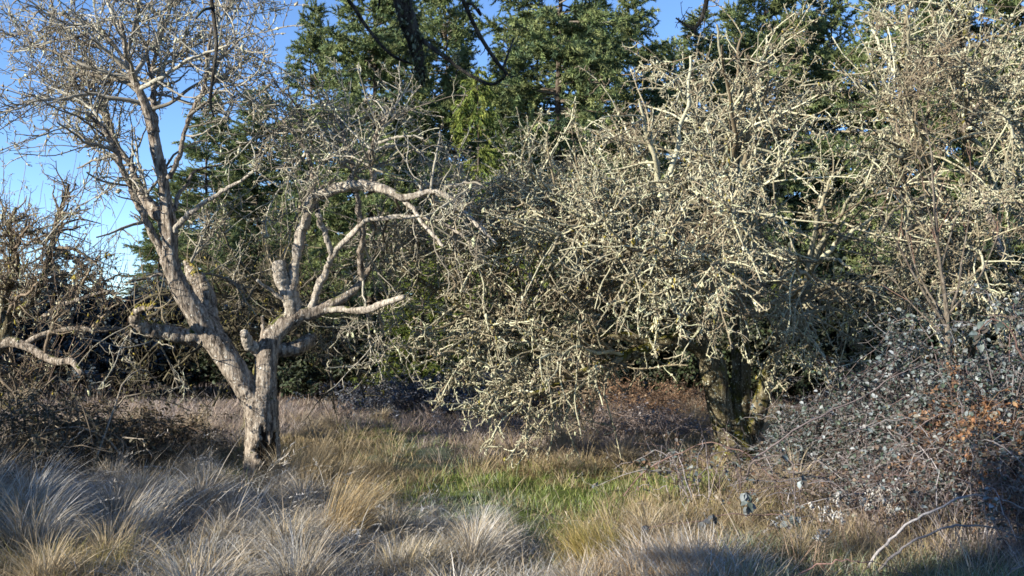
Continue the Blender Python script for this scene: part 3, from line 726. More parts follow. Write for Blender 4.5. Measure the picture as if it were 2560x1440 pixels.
fine_wood(T4, list(range(n4, len(T4.limbs))) + [d1, d4], (14, (.25, .8)), (11, (.12, .4)), (16, (.04, .13)), (12, 6, 3), moss_share=.25, cols=[(0.16, .125, .09), (.22, .18, .13), (.11, .085, .06)], auto_from=n4, lsize=(.007, .016), twig_lich=.25)

pp, pr = T4.arr(range(1, len(T4.limbs)))
wh = grow(pp, pr, 7, (.4, 1.1), n=8, t0=.3, ang=(25, 70), wander=.07, up=.55, ratio=.3, rmax=.0045, rmin=.003, tip=.4, shrink=.2)
w = MB(); tubes(w, *wh, 4, mixcol(len(wh[0]), [(.14, .10, .075), (.2, .15, .11)])); w.build("shoots", M_twig, T4.root)
pp, pr = T1.arr([l9, l8, l10, r1])
wh = grow(pp, pr, 14, (.3, .8), n=8, t0=.2, ang=(35, 80), wander=.08, up=.5, ratio=.3, rmax=.0045, rmin=.003, tip=.4, shrink=.2)
w = MB(); tubes(w, *wh, 4, mixcol(len(wh[0]), [(.3, .25, .17), (.36, .3, .2)])); w.build("shoots", M_twig, T1.root)

# ---- dark mossy tree behind the forked trunk
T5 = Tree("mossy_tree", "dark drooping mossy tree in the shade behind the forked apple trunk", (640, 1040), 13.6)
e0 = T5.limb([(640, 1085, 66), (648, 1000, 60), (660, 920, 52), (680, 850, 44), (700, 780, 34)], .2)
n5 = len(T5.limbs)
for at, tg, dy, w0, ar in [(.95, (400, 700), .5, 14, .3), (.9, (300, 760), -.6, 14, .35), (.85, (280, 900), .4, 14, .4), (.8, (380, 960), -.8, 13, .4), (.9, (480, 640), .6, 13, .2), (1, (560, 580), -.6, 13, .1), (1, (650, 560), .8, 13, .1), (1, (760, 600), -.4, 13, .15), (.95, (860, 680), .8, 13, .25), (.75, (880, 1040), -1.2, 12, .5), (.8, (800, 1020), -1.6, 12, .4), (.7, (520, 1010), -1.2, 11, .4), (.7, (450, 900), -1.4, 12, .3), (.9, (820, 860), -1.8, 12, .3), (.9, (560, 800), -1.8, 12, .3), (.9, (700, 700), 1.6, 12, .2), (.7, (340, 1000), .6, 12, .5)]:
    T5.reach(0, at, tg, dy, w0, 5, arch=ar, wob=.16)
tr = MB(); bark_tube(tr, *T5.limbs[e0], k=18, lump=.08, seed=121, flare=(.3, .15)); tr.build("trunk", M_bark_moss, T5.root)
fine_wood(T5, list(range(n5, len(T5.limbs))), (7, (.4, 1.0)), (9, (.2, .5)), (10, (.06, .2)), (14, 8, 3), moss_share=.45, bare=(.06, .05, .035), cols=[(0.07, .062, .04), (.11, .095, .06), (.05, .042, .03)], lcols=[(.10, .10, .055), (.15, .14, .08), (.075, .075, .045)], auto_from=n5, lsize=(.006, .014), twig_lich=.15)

# ---- the sapling in front of the brambles
T6 = Tree("sapling", "slender bare grey sapling with upswept branches above the right brambles", (2372, 1130), 8.6)
f0 = T6.limb([(2372, 1180, 26), (2371, 1050, 24), (2370, 900, 21), (2367, 780, 17), (2350, 660, 12), (2340, 560, 10), (2332, 460, 8), (2328, 380, 6), (2300, 260, 4)], -.1)
for spec, dy in [([(2366, 815, 14), (2335, 770, 11), (2300, 715, 9), (2262, 645, 7), (2225, 575, 5), (2195, 530, 3)], -.3), ([(2366, 800, 10), (2320, 730, 8), (2290, 670, 6), (2270, 600, 4), (2255, 540, 3)], .3), ([(2368, 795, 11), (2395, 720, 9), (2405, 650, 7), (2420, 560, 5), (2428, 450, 4), (2425, 400, 3)], .25), ([(2368, 790, 10), (2410, 740, 8), (2450, 690, 6), (2490, 600, 4), (2500, 560, 3)], -.3),
                 ([(2352, 670, 8), (2370, 610, 6), (2385, 560, 5), (2400, 520, 3)], .1), ([(2345, 600, 7), (2325, 540, 5), (2310, 480, 4), (2300, 420, 3)], -.2), ([(2368, 850, 9), (2320, 800, 7), (2270, 750, 5), (2230, 690, 3)], .2), ([(2335, 480, 5), (2310, 420, 4), (2270, 350, 3)], .1)]:
    T6.limb(spec, dy, f0)
T6.limbs = [(p_, r_ * .68) for p_, r_ in T6.limbs]
m = MB(); bark_tube(m, *T6.limbs[0], k=10, lump=.03, seed=131); m.build("trunk", M_bark_sap, T6.root)
for i in range(1, len(T6.limbs)):
    m = MB(); bark_tube(m, *T6.limbs[i], k=6, lump=.03, seed=132 + i); m.build("branch", M_bark_sap, T6.root)
pp, pr = T6.arr()
g1 = grow(pp, pr, 5, (.15, .55), n=6, t0=.45, ang=(18, 40), wander=.08, up=.15, ratio=.5, rmax=.004, rmin=.0022, tip=.5)
ct = mixcol(len(g1[0]), [(.20, .12, .09), (.22, .18, .14), (.17, .09, .07)])
for q in range(min(100, len(ct))):
    w = MB(); tubes(w, g1[0][q:q + 1], g1[1][q:q + 1], 4, ct[q:q + 1]); w.build("twig", M_twig, T6.root)

# ---- the tree over the camera, whose dark branches hang into the top of the view
T7 = Tree("overhanging_tree", "dark tree overhead whose mossy branches hang in from the top edge", (1280, 1400), 3.6)
T7.root.location = (1.1, -2.2, 0)
q0 = len(T7.limbs)
tp = catmull(np.array([(1.1, -2.2, -.05), (1.15, -2.1, .9), (1.0, -2.0, 1.8), (.8, -1.7, 2.6), (.5, -1.0, 3.3)]), 24)
T7.limbs.append((tp, np.linspace(.19, .10, 24)))


def overhead(pts, r0, r1):
    p = catmull(np.array(pts), 24); T7.limbs.append((p, np.linspace(r0, r1, 24))); return len(T7.limbs) - 1


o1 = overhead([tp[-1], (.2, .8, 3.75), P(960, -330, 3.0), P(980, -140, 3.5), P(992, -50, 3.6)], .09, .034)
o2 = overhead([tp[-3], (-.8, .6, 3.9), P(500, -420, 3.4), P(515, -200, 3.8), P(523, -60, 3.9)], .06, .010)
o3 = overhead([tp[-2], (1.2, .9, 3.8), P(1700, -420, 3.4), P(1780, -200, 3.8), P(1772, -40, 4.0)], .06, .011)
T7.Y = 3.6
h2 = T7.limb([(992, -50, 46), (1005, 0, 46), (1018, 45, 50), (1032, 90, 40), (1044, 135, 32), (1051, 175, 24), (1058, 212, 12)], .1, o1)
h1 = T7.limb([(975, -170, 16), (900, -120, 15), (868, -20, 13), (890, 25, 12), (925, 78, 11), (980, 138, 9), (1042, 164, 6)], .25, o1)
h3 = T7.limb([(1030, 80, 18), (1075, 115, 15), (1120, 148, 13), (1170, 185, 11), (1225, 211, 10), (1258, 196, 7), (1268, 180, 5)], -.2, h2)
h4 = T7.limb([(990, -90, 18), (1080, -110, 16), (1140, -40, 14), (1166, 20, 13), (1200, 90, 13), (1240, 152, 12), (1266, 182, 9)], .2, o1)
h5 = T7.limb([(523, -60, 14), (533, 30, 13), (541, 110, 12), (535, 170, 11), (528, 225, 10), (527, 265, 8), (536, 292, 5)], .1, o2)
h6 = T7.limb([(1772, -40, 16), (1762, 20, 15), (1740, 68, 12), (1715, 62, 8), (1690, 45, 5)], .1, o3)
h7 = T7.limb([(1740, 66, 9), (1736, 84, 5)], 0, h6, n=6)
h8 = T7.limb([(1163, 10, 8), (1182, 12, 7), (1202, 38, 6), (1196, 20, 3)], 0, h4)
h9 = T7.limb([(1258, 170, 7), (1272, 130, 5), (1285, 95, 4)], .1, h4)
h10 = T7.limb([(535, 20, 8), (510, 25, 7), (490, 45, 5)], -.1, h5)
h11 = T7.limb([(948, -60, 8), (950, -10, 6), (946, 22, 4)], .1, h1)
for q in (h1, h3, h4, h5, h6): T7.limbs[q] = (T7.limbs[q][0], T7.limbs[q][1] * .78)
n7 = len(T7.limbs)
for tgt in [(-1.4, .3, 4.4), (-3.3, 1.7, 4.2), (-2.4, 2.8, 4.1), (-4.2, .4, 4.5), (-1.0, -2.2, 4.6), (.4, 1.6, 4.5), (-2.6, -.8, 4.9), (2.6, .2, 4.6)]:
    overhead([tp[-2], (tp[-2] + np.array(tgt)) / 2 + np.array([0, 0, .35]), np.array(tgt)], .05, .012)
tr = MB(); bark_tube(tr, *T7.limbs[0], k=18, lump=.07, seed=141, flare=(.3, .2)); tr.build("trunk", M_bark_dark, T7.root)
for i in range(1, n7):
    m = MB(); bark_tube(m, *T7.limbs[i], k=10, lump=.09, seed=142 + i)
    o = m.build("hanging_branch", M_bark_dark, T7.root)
pp, pr = T7.arr([h1, h2, h3, h4, h5, h6])
tg_ = grow(pp, pr, 13, (.03, .16), n=5, t0=.1, wander=.25, ratio=.4, rmax=.0022, rmin=.0014, tip=.5)
tb_ = grow(*tg_, 22, (.008, .03), n=3, t0=.2, wander=.2, ratio=.8, rmax=.002, rmin=.0013, tip=1)
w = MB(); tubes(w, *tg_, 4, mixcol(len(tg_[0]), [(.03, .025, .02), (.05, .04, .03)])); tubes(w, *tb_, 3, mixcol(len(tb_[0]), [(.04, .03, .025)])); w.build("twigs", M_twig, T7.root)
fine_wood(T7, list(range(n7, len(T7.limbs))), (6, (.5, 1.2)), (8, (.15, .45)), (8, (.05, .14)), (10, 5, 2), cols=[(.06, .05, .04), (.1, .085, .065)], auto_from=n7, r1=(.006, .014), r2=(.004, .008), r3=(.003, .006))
pm = MB(); p, r = T7.limbs[h2]
k = rng.integers(2, 30, 900); k = k[k < len(p) - 1]
pos = p[k] + rng.normal(size=(len(k), 3)) * (r[k][:, None] * .6)
pos[:, 2] -= np.abs(rng.normal(size=len(k))) * .02
clumps(pm, pos, rng.uniform(.003, .009, len(pos)), mixcol(len(pos), [(.16, .18, .11), (.24, .26, .19), (.05, .05, .025), (.10, .11, .05)]))
for i, cnt in ((h3, 70), (h4, 40), (h6, 40), (h5, 30)):
    p, r = T7.limbs[i]; k = rng.integers(2, len(p) - 1, cnt)
    clumps(pm, p[k] + rng.normal(size=(cnt, 3)) * r[k][:, None] * .7, rng.uniform(.002, .006, cnt), mixcol(cnt, [(.15, .16, .10), (.06, .06, .03)]))
pp_ = P(1142, 150, 3.55); pos = pp_ + rng.normal(size=(60, 3)) * .008
clumps(pm, pos, rng.uniform(.003, .007, 60), mixcol(60, [(.22, .24, .17), (.15, .17, .1)]))
pm.build("moss", M_lichen, T7.root)

# ------------------------------------------------------------------ conifers
def make_fir(name, Hh, Rr, seed, drop=.25, cols=None, cedar=False, bare=.03):
    """trunk, limbs and needle sprays of a conifer standing at the origin"""
    global rng
    keep_rng = rng; rng = np.random.default_rng(seed)
    root = thing(name, "", "tree", (0, 0, 0), None)
    ph = rng.uniform(0, 6.28, 2)
    zt = np.linspace(0, Hh, 24)
    tp = np.stack([.06 * np.sin(zt * .7 + ph[0]), .06 * np.sin(zt * .6 + ph[1]), zt], 1)
    tr = MB(); bark_tube(tr, tp, np.interp(zt / Hh, [0, .1, 1], [.014 * Hh, .010 * Hh, .006]), k=12, lump=.05, seed=seed)
    tr.build("trunk", M_bark_fir, root)
    nb = int(Hh * (21 if not cedar else 16))
    t = np.sort(rng.uniform(bare, 1, nb) ** .92)
    az = rng.uniform(0, 6.28, nb)
    prof = np.clip((1 - t) * 1.25 + .03, 0, 1) ** .7 * np.clip(.6 + t * 2.2, 0, 1)
    ln = Rr * prof * rng.uniform(.55, 1.15, nb) + .12
    n = 9
    s = np.linspace(0, 1, n)[None]
    slope = (np.interp(t, [0, .5, 1], [-.25, .0, .75]) + .12 * rng.normal(size=nb))[:, None]
    rr = ln[:, None] * s
    zz = slope * rr - drop * ln[:, None] * s ** 1.5 + .55 * drop * ln[:, None] * s ** 3
    wig = .06 * ln[:, None] * np.sin(s * 5 + rng.uniform(0, 6, nb)[:, None]) * s
    bx = rr * np.cos(az)[:, None] - wig * np.sin(az)[:, None]
    by = rr * np.sin(az)[:, None] + wig * np.cos(az)[:, None]
    bp = np.stack([bx, by, t[:, None] * Hh + zz], -1)
    br = (.006 + .012 * ln)[:, None] * np.linspace(1, .2, n)[None]
    lm = MB(); tubes(lm, bp, br, 5, mixcol(nb, [(.10, .08, .06), (.17, .14, .11), (.22, .2, .16)]))
    lm.build("limbs", M_twig, root)
    # side sprays
    sp, sr = grow(bp, br, 13 if not cedar else 15, (.3, .85), n=5, t0=.22, ang=(35, 65), wander=.12, up=-.12 if not cedar else -.55, flat=.35, ratio=.4, rmax=.006, rmin=.003, shrink=.6)
    sp = np.concatenate([sp, bp[:, [2, 4, 6, 7, 8]]]); 
    seg = np.linalg.norm(np.diff(sp, axis=1), axis=2).sum(1)
    per = 125 if not cedar else 110
    idx = np.repeat(np.arange(len(sp)), rng.poisson(per * seg))
    M = len(idx)
    x = rng.uniform(.1, 4, M); i = np.minimum(x.astype(int), 3); f = (x - i)[:, None]
    p = sp[idx, i] * (1 - f) + sp[idx, i + 1] * f
    tan = norm(sp[idx, i + 1] - sp[idx, i])
    d = norm(tan * .8 + rng.normal(size=(M, 3)) * .55 + np.array([0, 0, .12 if not cedar else -.9]))
    L = rng.uniform(.07, .15, M)[:, None]; W = rng.uniform(.02, .038, M)[:, None]
    side = norm(np.cross(d, rng.normal(size=(M, 3))))
    v = np.stack([p - side * W * .5, p + side * W * .5, p + d * L], 1)
    base = mixcol(len(sp), cols, .12)
    tone = base[idx] * (1 + .18 * rng.normal(size=(M, 1)))
    nm = MB(); nm.add(v.reshape(-1, 3), tris=np.arange(M * 3).reshape(-1, 3), col=np.repeat(np.clip(tone, .004, 1), 3, axis=0))
    nm.build("crown", M_needle, root, smooth=False)
    rng = keep_rng
    print('fir', name, nb, len(sp), M)
    return root


FIRC = [(0.13, 0.175, 0.07), (0.18, 0.215, 0.085), (0.095, 0.14, 0.075), (0.205, 0.23, 0.10)]
CEDC = [(0.155, 0.19, 0.04), (0.12, 0.165, 0.04), (0.19, 0.21, 0.05)]
protos = [make_fir("conifer", 12.0, 2.5, 301, cols=FIRC), make_fir("conifer", 12.0, 2.2, 302, .32, cols=FIRC), make_fir("conifer", 12.0, 2.8, 303, .2, cols=FIRC)]
ced = make_fir("cedar", 8.0, 1.5, 304, .5, cols=CEDC, cedar=True, bare=.02)
used = [False] * 3
FG = "tall conifers along the back of the meadow"
for px, Y, Hh, wid, k, lab in [
    (395, 30, 5.6, 1.0, 0, "short dark conifer beside the open sky behind the left apple limbs"), (515, 29, 8.2, .95, 1, "dark conifer directly behind the upper left limb of the forked tree"), (640, 31, 9.0, .9, 2, "dark conifer between the two arms of the forked apple tree"),
    (775, 30, 11.2, .85, 1, "conifer whose pointed top stands beside the blue sky notch"), (930, 28, 14, 1.0, 0, "tall conifer behind the mossy hanging branch at the top"), (1110, 33, 13.6, .95, 2, "conifer left of the drooping yellow-green cedar"),
    (1400, 27, 15.5, 1.05, 2, "broad sunlit conifer in the gap between the two apple trees"), (1590, 31, 12.3, .9, 1, "lower sunlit conifer just left of the big lichen crown top"), (1760, 33, 12.0, 1.0, 0, "conifer hidden behind the top of the big lichen crown"),
    (1915, 30, 14.2, .95, 1, "dark pointed conifer above the dip between the lichen crowns"), (2085, 31, 12.9, .85, 0, "narrow dark conifer right of the dark pointed one"), (2260, 29, 14.5, 1.0, 2, "conifer behind the far right lichen tree"), (2440, 30, 13.5, 1, 1, "conifer showing through the right lichen tree near the corner"), (2600, 28, 14, 1.05, 0, "conifer cut by the right picture edge"),
    (1270, 36, 12.3, .95, 1, "farther conifer under the small sky gap at the top middle"), (860, 37, 10.5, 1.0, 0, "farther conifer filling the space behind the arching branch"), (450, 36, 6.8, 1.0, 2, "small farther conifer at the left end of the row"), (1690, 38, 12.6, 1.05, 2, "farther conifer low behind the big lichen crown"), (2180, 37, 11, 1.05, 0, "farther conifer between the two lichen crowns"), (1340, 34, 12.2, 1.1, 0, "farther conifer left of the broad sunlit one"), (1480, 35, 13.0, 1.1, 1, "farther conifer right of the broad sunlit one"), (1000, 35, 13.2, 1.1, 2, "farther conifer behind the tall one at the hanging branch"), (1850, 36, 13.2, 1.1, 0, "farther conifer left of the dark pointed one"), (2010, 36, 13.2, 1.1, 2, "farther conifer between the dark pointed and the narrow one"), (2350, 36, 13.2, 1.1, 1, "farther conifer behind the far right lichen tree"), (2530, 37, 12.6, 1.1, 2, "farther conifer near the right picture edge"), (580, 36, 8.4, 1.1, 1, "farther conifer behind the upper left limb"), (740, 36, 9.4, 1.1, 0, "farther conifer below the blue sky notch"), (1140, 29, 9.6, .9, 1, "mid-height conifer behind the yellow-green cedar"), (700, 25, 4.6, .8, 0, "young conifer low behind the forked trunk"), (560, 24, 4.0, .8, 2, "smallest young conifer left of the forked trunk")]:
    if not used[k]: o = protos[k]; used[k] = True
    else: o = copy_tree(protos[k])
    p = P(px, 900, Y); s = Hh / 12.0
    o.location = (p[0], p[1], -.05)
    rr = min(1.25, s ** -.45) * wid
    o.scale = (s * rr, s * rr, s); o.rotation_euler = (0, 0, rng.uniform(0, 6.28))
    o['label'] = lab; o['group'] = FG
for j, (px, Y, Hh, lab) in enumerate([(1190, 25, 8.0, "drooping yellow-green cedar behind the end of the arching branch"), (1060, 16.5, 2.6, "small bright green cedar low beyond the end of the path"), (1330, 24, 4.4, "low bright cedar half hidden behind the drooping lichen twigs"), (1960, 20, 2.4, "small green cedar behind the trunk of the big lichen tree")]):
    o = ced if j == 0 else copy_tree(ced)
    p = P(px, 900, Y); s = Hh / 8.0
    o.location = (p[0], p[1], -.05); w_ = s * (1.0, 2.3, 1.7, 1.7)[j]
    o.scale = (w_, w_, s); o.rotation_euler = (0, 0, j * 1.7); o['label'] = lab; o['group'] = "yellow-green cedars"


# ------------------------------------------------------------------ brambles, bracken, undergrowth
def bramble(name, label, px, Y, rx, ry, h, ncane, leafcols, canecols, leaf=(.024, .05), per_m=26, group=None, stems=0, dead=0.0, cat="bush", cane_r=.004):
    c = P(px, 900, Y); c[2] = float(height(c[0], c[1]))
    root = thing(name, label, cat, c, group)
    n = 12
    a = rng.uniform(0, 6.28, ncane); q = np.sqrt(rng.uniform(0, 1, ncane))
    bx, by = c[0] + rx * q * np.cos(a) * .85, c[1] + ry * q * np.sin(a) * .85
    hh = h * np.sqrt(np.clip(1.05 - q ** 2 * .75, .1, 1)) * rng.choice([.5, .75, .95, 1.1, 1.4], ncane, p=[.22, .28, .3, .14, .06]) * rng.uniform(.88, 1.1, ncane)
    span = rng.uniform(.35, 1.3, ncane) * min(rx, 1.1)
    dr = rng.uniform(0, 6.28, ncane)
    s = np.linspace(0, 1, n)[None]
    drop_end = rng.uniform(.15, .8, ncane)[:, None]
    z = hh[:, None] * (np.sin(np.pi * .5 * np.minimum(1, s * 1.9)) - drop_end * np.clip(s - .5, 0, 1) ** 1.6 * 2.2)
    r = span[:, None] * s ** 1.4
    pts = np.stack([bx[:, None] + r * np.cos(dr)[:, None], by[:, None] + r * np.sin(dr)[:, None], height(bx, by)[:, None] + z - .02], -1)
    pts += np.cumsum(rng.normal(size=pts.shape) * .02, 1)
    rad = np.full((ncane, 1), cane_r) * np.linspace(1.2, .45, n)[None] * rng.uniform(.7, 1.3, (ncane, 1))
    m = MB(); tubes(m, pts, rad, 4, mixcol(ncane, canecols))
    g = grow(pts, rad, 11, (.12, .5), n=5, t0=.1, wander=.28, ratio=.6, rmin=.0016, rmax=.0028)
    tubes(m, *g, 3, mixcol(len(g[0]), canecols))
    m.build("canes", M_twig, root)
    lp = np.concatenate([along(pts[:, 4:], rad[:, 4:], per_m), along(*g, per_m * .6)])
    k = np.repeat(np.arange(len(lp)), 3)
    P3 = lp[k] + rng.normal(size=(len(k), 3)) * .015
    d = rng.normal(size=(len(k), 3)); d[:, 2] = d[:, 2] * .5 - .25
    up = norm(np.array([0, 0, 1.0]) + rng.normal(size=(len(k), 3)) * .45)
    L = rng.uniform(leaf[0], leaf[1], len(k))
    cc = mixcol(len(k), leafcols, .15)
    l = MB(); leaves(l, P3, d, up, L, L * .72, cc); l.build("leaves", M_leaf, root)
    return root


FROSTLEAF = [(0.11, 0.14, 0.14), (0.16, 0.19, 0.20), (0.04, 0.065, 0.04), (0.07, 0.095, 0.075), (0.25, 0.27, 0.28), (.07, .06, .05)]
DRYLEAF = [(0.13, 0.08, 0.05), (0.18, 0.12, 0.08), (0.10, 0.065, 0.045), (0.18, 0.18, .15)]
CANE = [(.21, .19, .19), (.13, .09, .085), (.18, .15, .145), (.085, .06, .055), (.26, .245, .25)]
BG = "frosted brambles on the right"
bramble("bramble_bush", "low frosted bramble edge around the foot of the big lichen tree", 2030, 9.4, .6, .7, .62, 50, FROSTLEAF, CANE, group=BG, per_m=16)
bramble("bramble_bush", "frosted bramble mound behind the orange bracken, right of the mossy trunk", 2210, 9.2, .8, .8, .88, 140, FROSTLEAF + DRYLEAF[:1], CANE, group=BG, per_m=8)
bramble("bramble_bush", "tall blue-grey frosted bramble bush below the slender sapling", 2350, 8.9, .9, .8, 1.16, 150, FROSTLEAF, CANE, group=BG, per_m=10)
bramble("bramble_bush", "tallest frosted bramble bush at the right picture edge", 2540, 8.0, .8, .9, 1.36, 150, FROSTLEAF, CANE, group=BG, per_m=12)
bramble("bramble_bush", "thin leafless bramble tangle in front of the bracken", 2290, 7.7, .85, .6, .58, 110, DRYLEAF + FROSTLEAF[:2], CANE, group=BG, per_m=3)
bramble("bramble_bush", "dark shaded bramble tangle low in the right corner", 2500, 7.0, .7, .6, .75, 130, DRYLEAF + FROSTLEAF, CANE, group=BG, per_m=6)
bramble("bramble_bush", "sparse bramble canes beside the green patch of grass", 1850, 8.2, .7, .5, .5, 24, DRYLEAF + FROSTLEAF[:3], CANE, group=BG, per_m=5)
BL = [(0.10, 0.11, 0.13), (0.15, 0.16, 0.19), (0.07, 0.08, 0.08)]
bramble("bramble_bush", "dark blue-grey bramble mound at the end of the path", 1050, 15.8, 1.2, .9, .62, 110, BL, CANE, per_m=22)
bramble("bramble_bush", "frosted mauve bramble strip between dry grass and bracken", 1560, 13.4, 1.1, .5, .3, 120, [(.20, .17, .16), (.15, .12, .11), (.26, .24, .24)], [(.26, .2, .17), (.2, .15, .13), (.32, .28, .26)], per_m=4)
bramble("bramble_bush", "low dark bramble mound under the drooping twigs", 1270, 15.2, 1.1, .9, .6, 100, BL, CANE, per_m=20)
BR = [(0.20, 0.095, 0.045), (0.26, 0.14, 0.07), (0.14, 0.07, 0.035), (.30, .20, .11)]
BR2 = [(0.23, 0.13, 0.075), (0.28, 0.18, 0.11), (0.17, 0.10, 0.06), (.33, .25, .17)]
bramble("dead_bracken", "orange dead bracken clump among the right brambles", 2380, 7.95,  .42, .4, .85, 36, BR2[:3], BR2[:3], leaf=(.02, .045), per_m=22, cat="fern")
bramble("dead_bracken", "brown dead bracken beside the right picture edge", 2530, 7.3, .35, .3, .7, 40, BR, BR, leaf=(.02, .045), per_m=18, cat="fern")
bramble("dead_bracken", "rusty bracken patch under the big lichen tree's low limb", 1540, 14.8, 1.5, .6, .5, 190, BR2, BR2, leaf=(.015, .035), per_m=18, cat="fern")
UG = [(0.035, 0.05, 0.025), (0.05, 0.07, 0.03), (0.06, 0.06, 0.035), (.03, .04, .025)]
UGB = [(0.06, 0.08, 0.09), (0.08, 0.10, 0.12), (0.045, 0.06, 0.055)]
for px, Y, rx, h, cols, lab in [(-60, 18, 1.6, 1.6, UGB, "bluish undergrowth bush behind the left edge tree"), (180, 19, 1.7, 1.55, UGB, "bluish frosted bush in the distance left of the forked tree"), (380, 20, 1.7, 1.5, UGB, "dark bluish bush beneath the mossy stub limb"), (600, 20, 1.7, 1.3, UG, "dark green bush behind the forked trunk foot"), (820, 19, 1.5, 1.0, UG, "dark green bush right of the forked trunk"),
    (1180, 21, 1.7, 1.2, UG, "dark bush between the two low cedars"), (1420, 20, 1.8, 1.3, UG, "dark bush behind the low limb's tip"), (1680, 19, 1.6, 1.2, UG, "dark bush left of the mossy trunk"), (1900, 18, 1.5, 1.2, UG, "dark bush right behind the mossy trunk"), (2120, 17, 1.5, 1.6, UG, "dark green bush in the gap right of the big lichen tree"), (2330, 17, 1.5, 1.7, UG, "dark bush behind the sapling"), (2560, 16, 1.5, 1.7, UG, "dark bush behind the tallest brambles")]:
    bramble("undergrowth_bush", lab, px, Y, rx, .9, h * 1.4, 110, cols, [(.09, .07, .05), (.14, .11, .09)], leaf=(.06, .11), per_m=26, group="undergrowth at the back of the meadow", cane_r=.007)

bramble("brush_heap", "dark heap of dead branches under the left edge apple tree", 110, 9.6, 1.1, .8, .9, 80, [(.06, .06, .04), (.10, .09, .06)], [(.07, .055, .04), (.14, .115, .085), (.24, .21, .17)], per_m=7, cat="brush", cane_r=.010)
bramble("brush_heap", "twiggy dead brush between the left edge and the forked trunk", 330, 10.4, .8, .6, .6, 90, [(.08, .07, .04), (.14, .10, .06)], [(.10, .07, .05), (.17, .13, .09), (.24, .19, .13)], per_m=4, cat="brush", cane_r=.006)
# unseen bushes added left of and behind the camera to shade the foreground
HB = "hedge bushes added unseen beside the camera"
shading = None
ux, uy = math.sin(SUN_SIDE), math.cos(SUN_SIDE)
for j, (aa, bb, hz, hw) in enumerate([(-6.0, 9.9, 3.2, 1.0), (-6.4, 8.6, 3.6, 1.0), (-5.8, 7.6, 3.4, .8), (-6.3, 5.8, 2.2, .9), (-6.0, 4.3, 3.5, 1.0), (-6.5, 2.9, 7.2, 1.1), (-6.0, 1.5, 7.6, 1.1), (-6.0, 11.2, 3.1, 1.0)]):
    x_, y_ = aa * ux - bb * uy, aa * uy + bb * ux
    if shading is None:
        shading = bramble("shading_bush", "leafy hedge bush added unseen left of the camera to cast shade", 1280, 5.0, 1.05, .8, 3.4, 130, UG, [(.12, .1, .07), (.2, .17, .13)], leaf=(.05, .10), per_m=18, group=HB, cane_r=.012); o = shading
    else: o = copy_tree(shading)
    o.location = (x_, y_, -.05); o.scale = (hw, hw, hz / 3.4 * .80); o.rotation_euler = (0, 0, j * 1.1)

# long arching canes in front
CG = "arching bramble canes in the foreground"


def cane(label, pts, w, cols=[(.11, .07, .06), (.15, .10, .085)], leafy=0, lf=FROSTLEAF):
    p = catmull(np.array([P(a, b, Y) for a, b, Y in pts]), 30)
    kk_ = np.cumsum(rng.normal(size=(30, 3)) * .007, 0); p = p + kk_ - kk_[:1]
    root = thing("bramble_cane", label, "cane", p[0], CG)
    m = MB(); r = np.linspace(.62, .25, 30) * w / 2 / F * pts[0][2]
    tubes(m, p[None], r[None], 6, mixcol(1, cols), rough=.14)
    g = grow(p[None], r[None], 7, (.05, .22), n=4, t0=.2, wander=.2, ratio=.5, rmin=.0012, rmax=.002)
    tubes(m, *g, 3, mixcol(len(g[0]), cols)); m.build("stem", M_twig, root)
    if leafy:
        for kq in rng.integers(8, 30, leafy):
            pet = p[kq] + np.array([rng.normal() * .03, rng.normal() * .03, rng.uniform(-.03, .02)])
            d = np.array([[.6, .2, -.5], [-.6, -.2, -.5], [.05, -.5, -.8]]) + rng.normal(size=(3, 3)) * .25
            l = MB(); L = rng.uniform(.05, .08, 3); tubes(l, np.stack([p[kq], (p[kq] + pet) / 2, pet])[None], np.full((1, 3), .0015), 4, mixcol(1, cols))
            leaves(l, np.repeat(pet[None], 3, 0), d, norm(np.array([0, -.4, 1.0]) + rng.normal(size=(3, 3)) * .3), L, L * .75, mixcol(3, lf, .15)); l.build("leaf", M_leaf, root)


cane("thin brown cane arching in front of the mossy trunk foot", [(1560, 1240, 8.3), (1640, 1165, 8.2), (1740, 1118, 8.1), (1800, 1112, 8.0), (1860, 1140, 7.9), (1930, 1200, 7.8), (1960, 1260, 7.7)], 6)
cane("cane bowing over the grass with dark drooping leaves at its tip", [(2010, 1300, 7.2), (1930, 1285, 7.2), (1840, 1287, 7.1), (1740, 1300, 7.1), (1660, 1310, 7.0), (1610, 1325, 7.0)], 6, leafy=3, lf=[(.05, .06, .06), (.09, .10, .11)])
cane("upright dark cane with frosted nodding leaves beside the thin brown cane", [(1880, 1330, 7.4), (1880, 1270, 7.4), (1876, 1220, 7.3), (1850, 1240, 7.3), (1840, 1255, 7.3)], 6, leafy=5, lf=[(.05, .07, .06), (.14, .16, .17)])
cane("frosted cane arching over to a steep drop left of the weeds", [(1860, 1200, 7.4), (1900, 1155, 7.3), (1950, 1148, 7.2), (1985, 1180, 7.1), (2000, 1250, 7.0), (2003, 1330, 6.9)], 9, cols=[(.19, .185, .185), (.12, .10, .095)], leafy=4)
cane("thick frosty cane arching up across the lower right corner", [(2170, 1420, 6.3), (2220, 1370, 6.3), (2290, 1315, 6.3), (2370, 1270, 6.3), (2450, 1252, 6.4), (2520, 1262, 6.4), (2600, 1300, 6.4)], 13, cols=[(.20, .19, .19), (.14, .11, .10)])
cane("second frosty cane just below the thick corner one", [(2180, 1440, 6.2), (2260, 1375, 6.2), (2340, 1330, 6.2), (2410, 1316, 6.2), (2500, 1330, 6.3), (2620, 1370, 6.3)], 12, cols=[(.23, .22, .22), (.15, .12, .115)])
cane("reddish cane lying low along the bottom edge", [(1960, 1450, 6.0), (2050, 1412, 6.0), (2140, 1398, 6.0), (2220, 1404, 6.0), (2310, 1442, 5.9)], 7, cols=[(.20, .10, .09), (.24, .15, .13)])
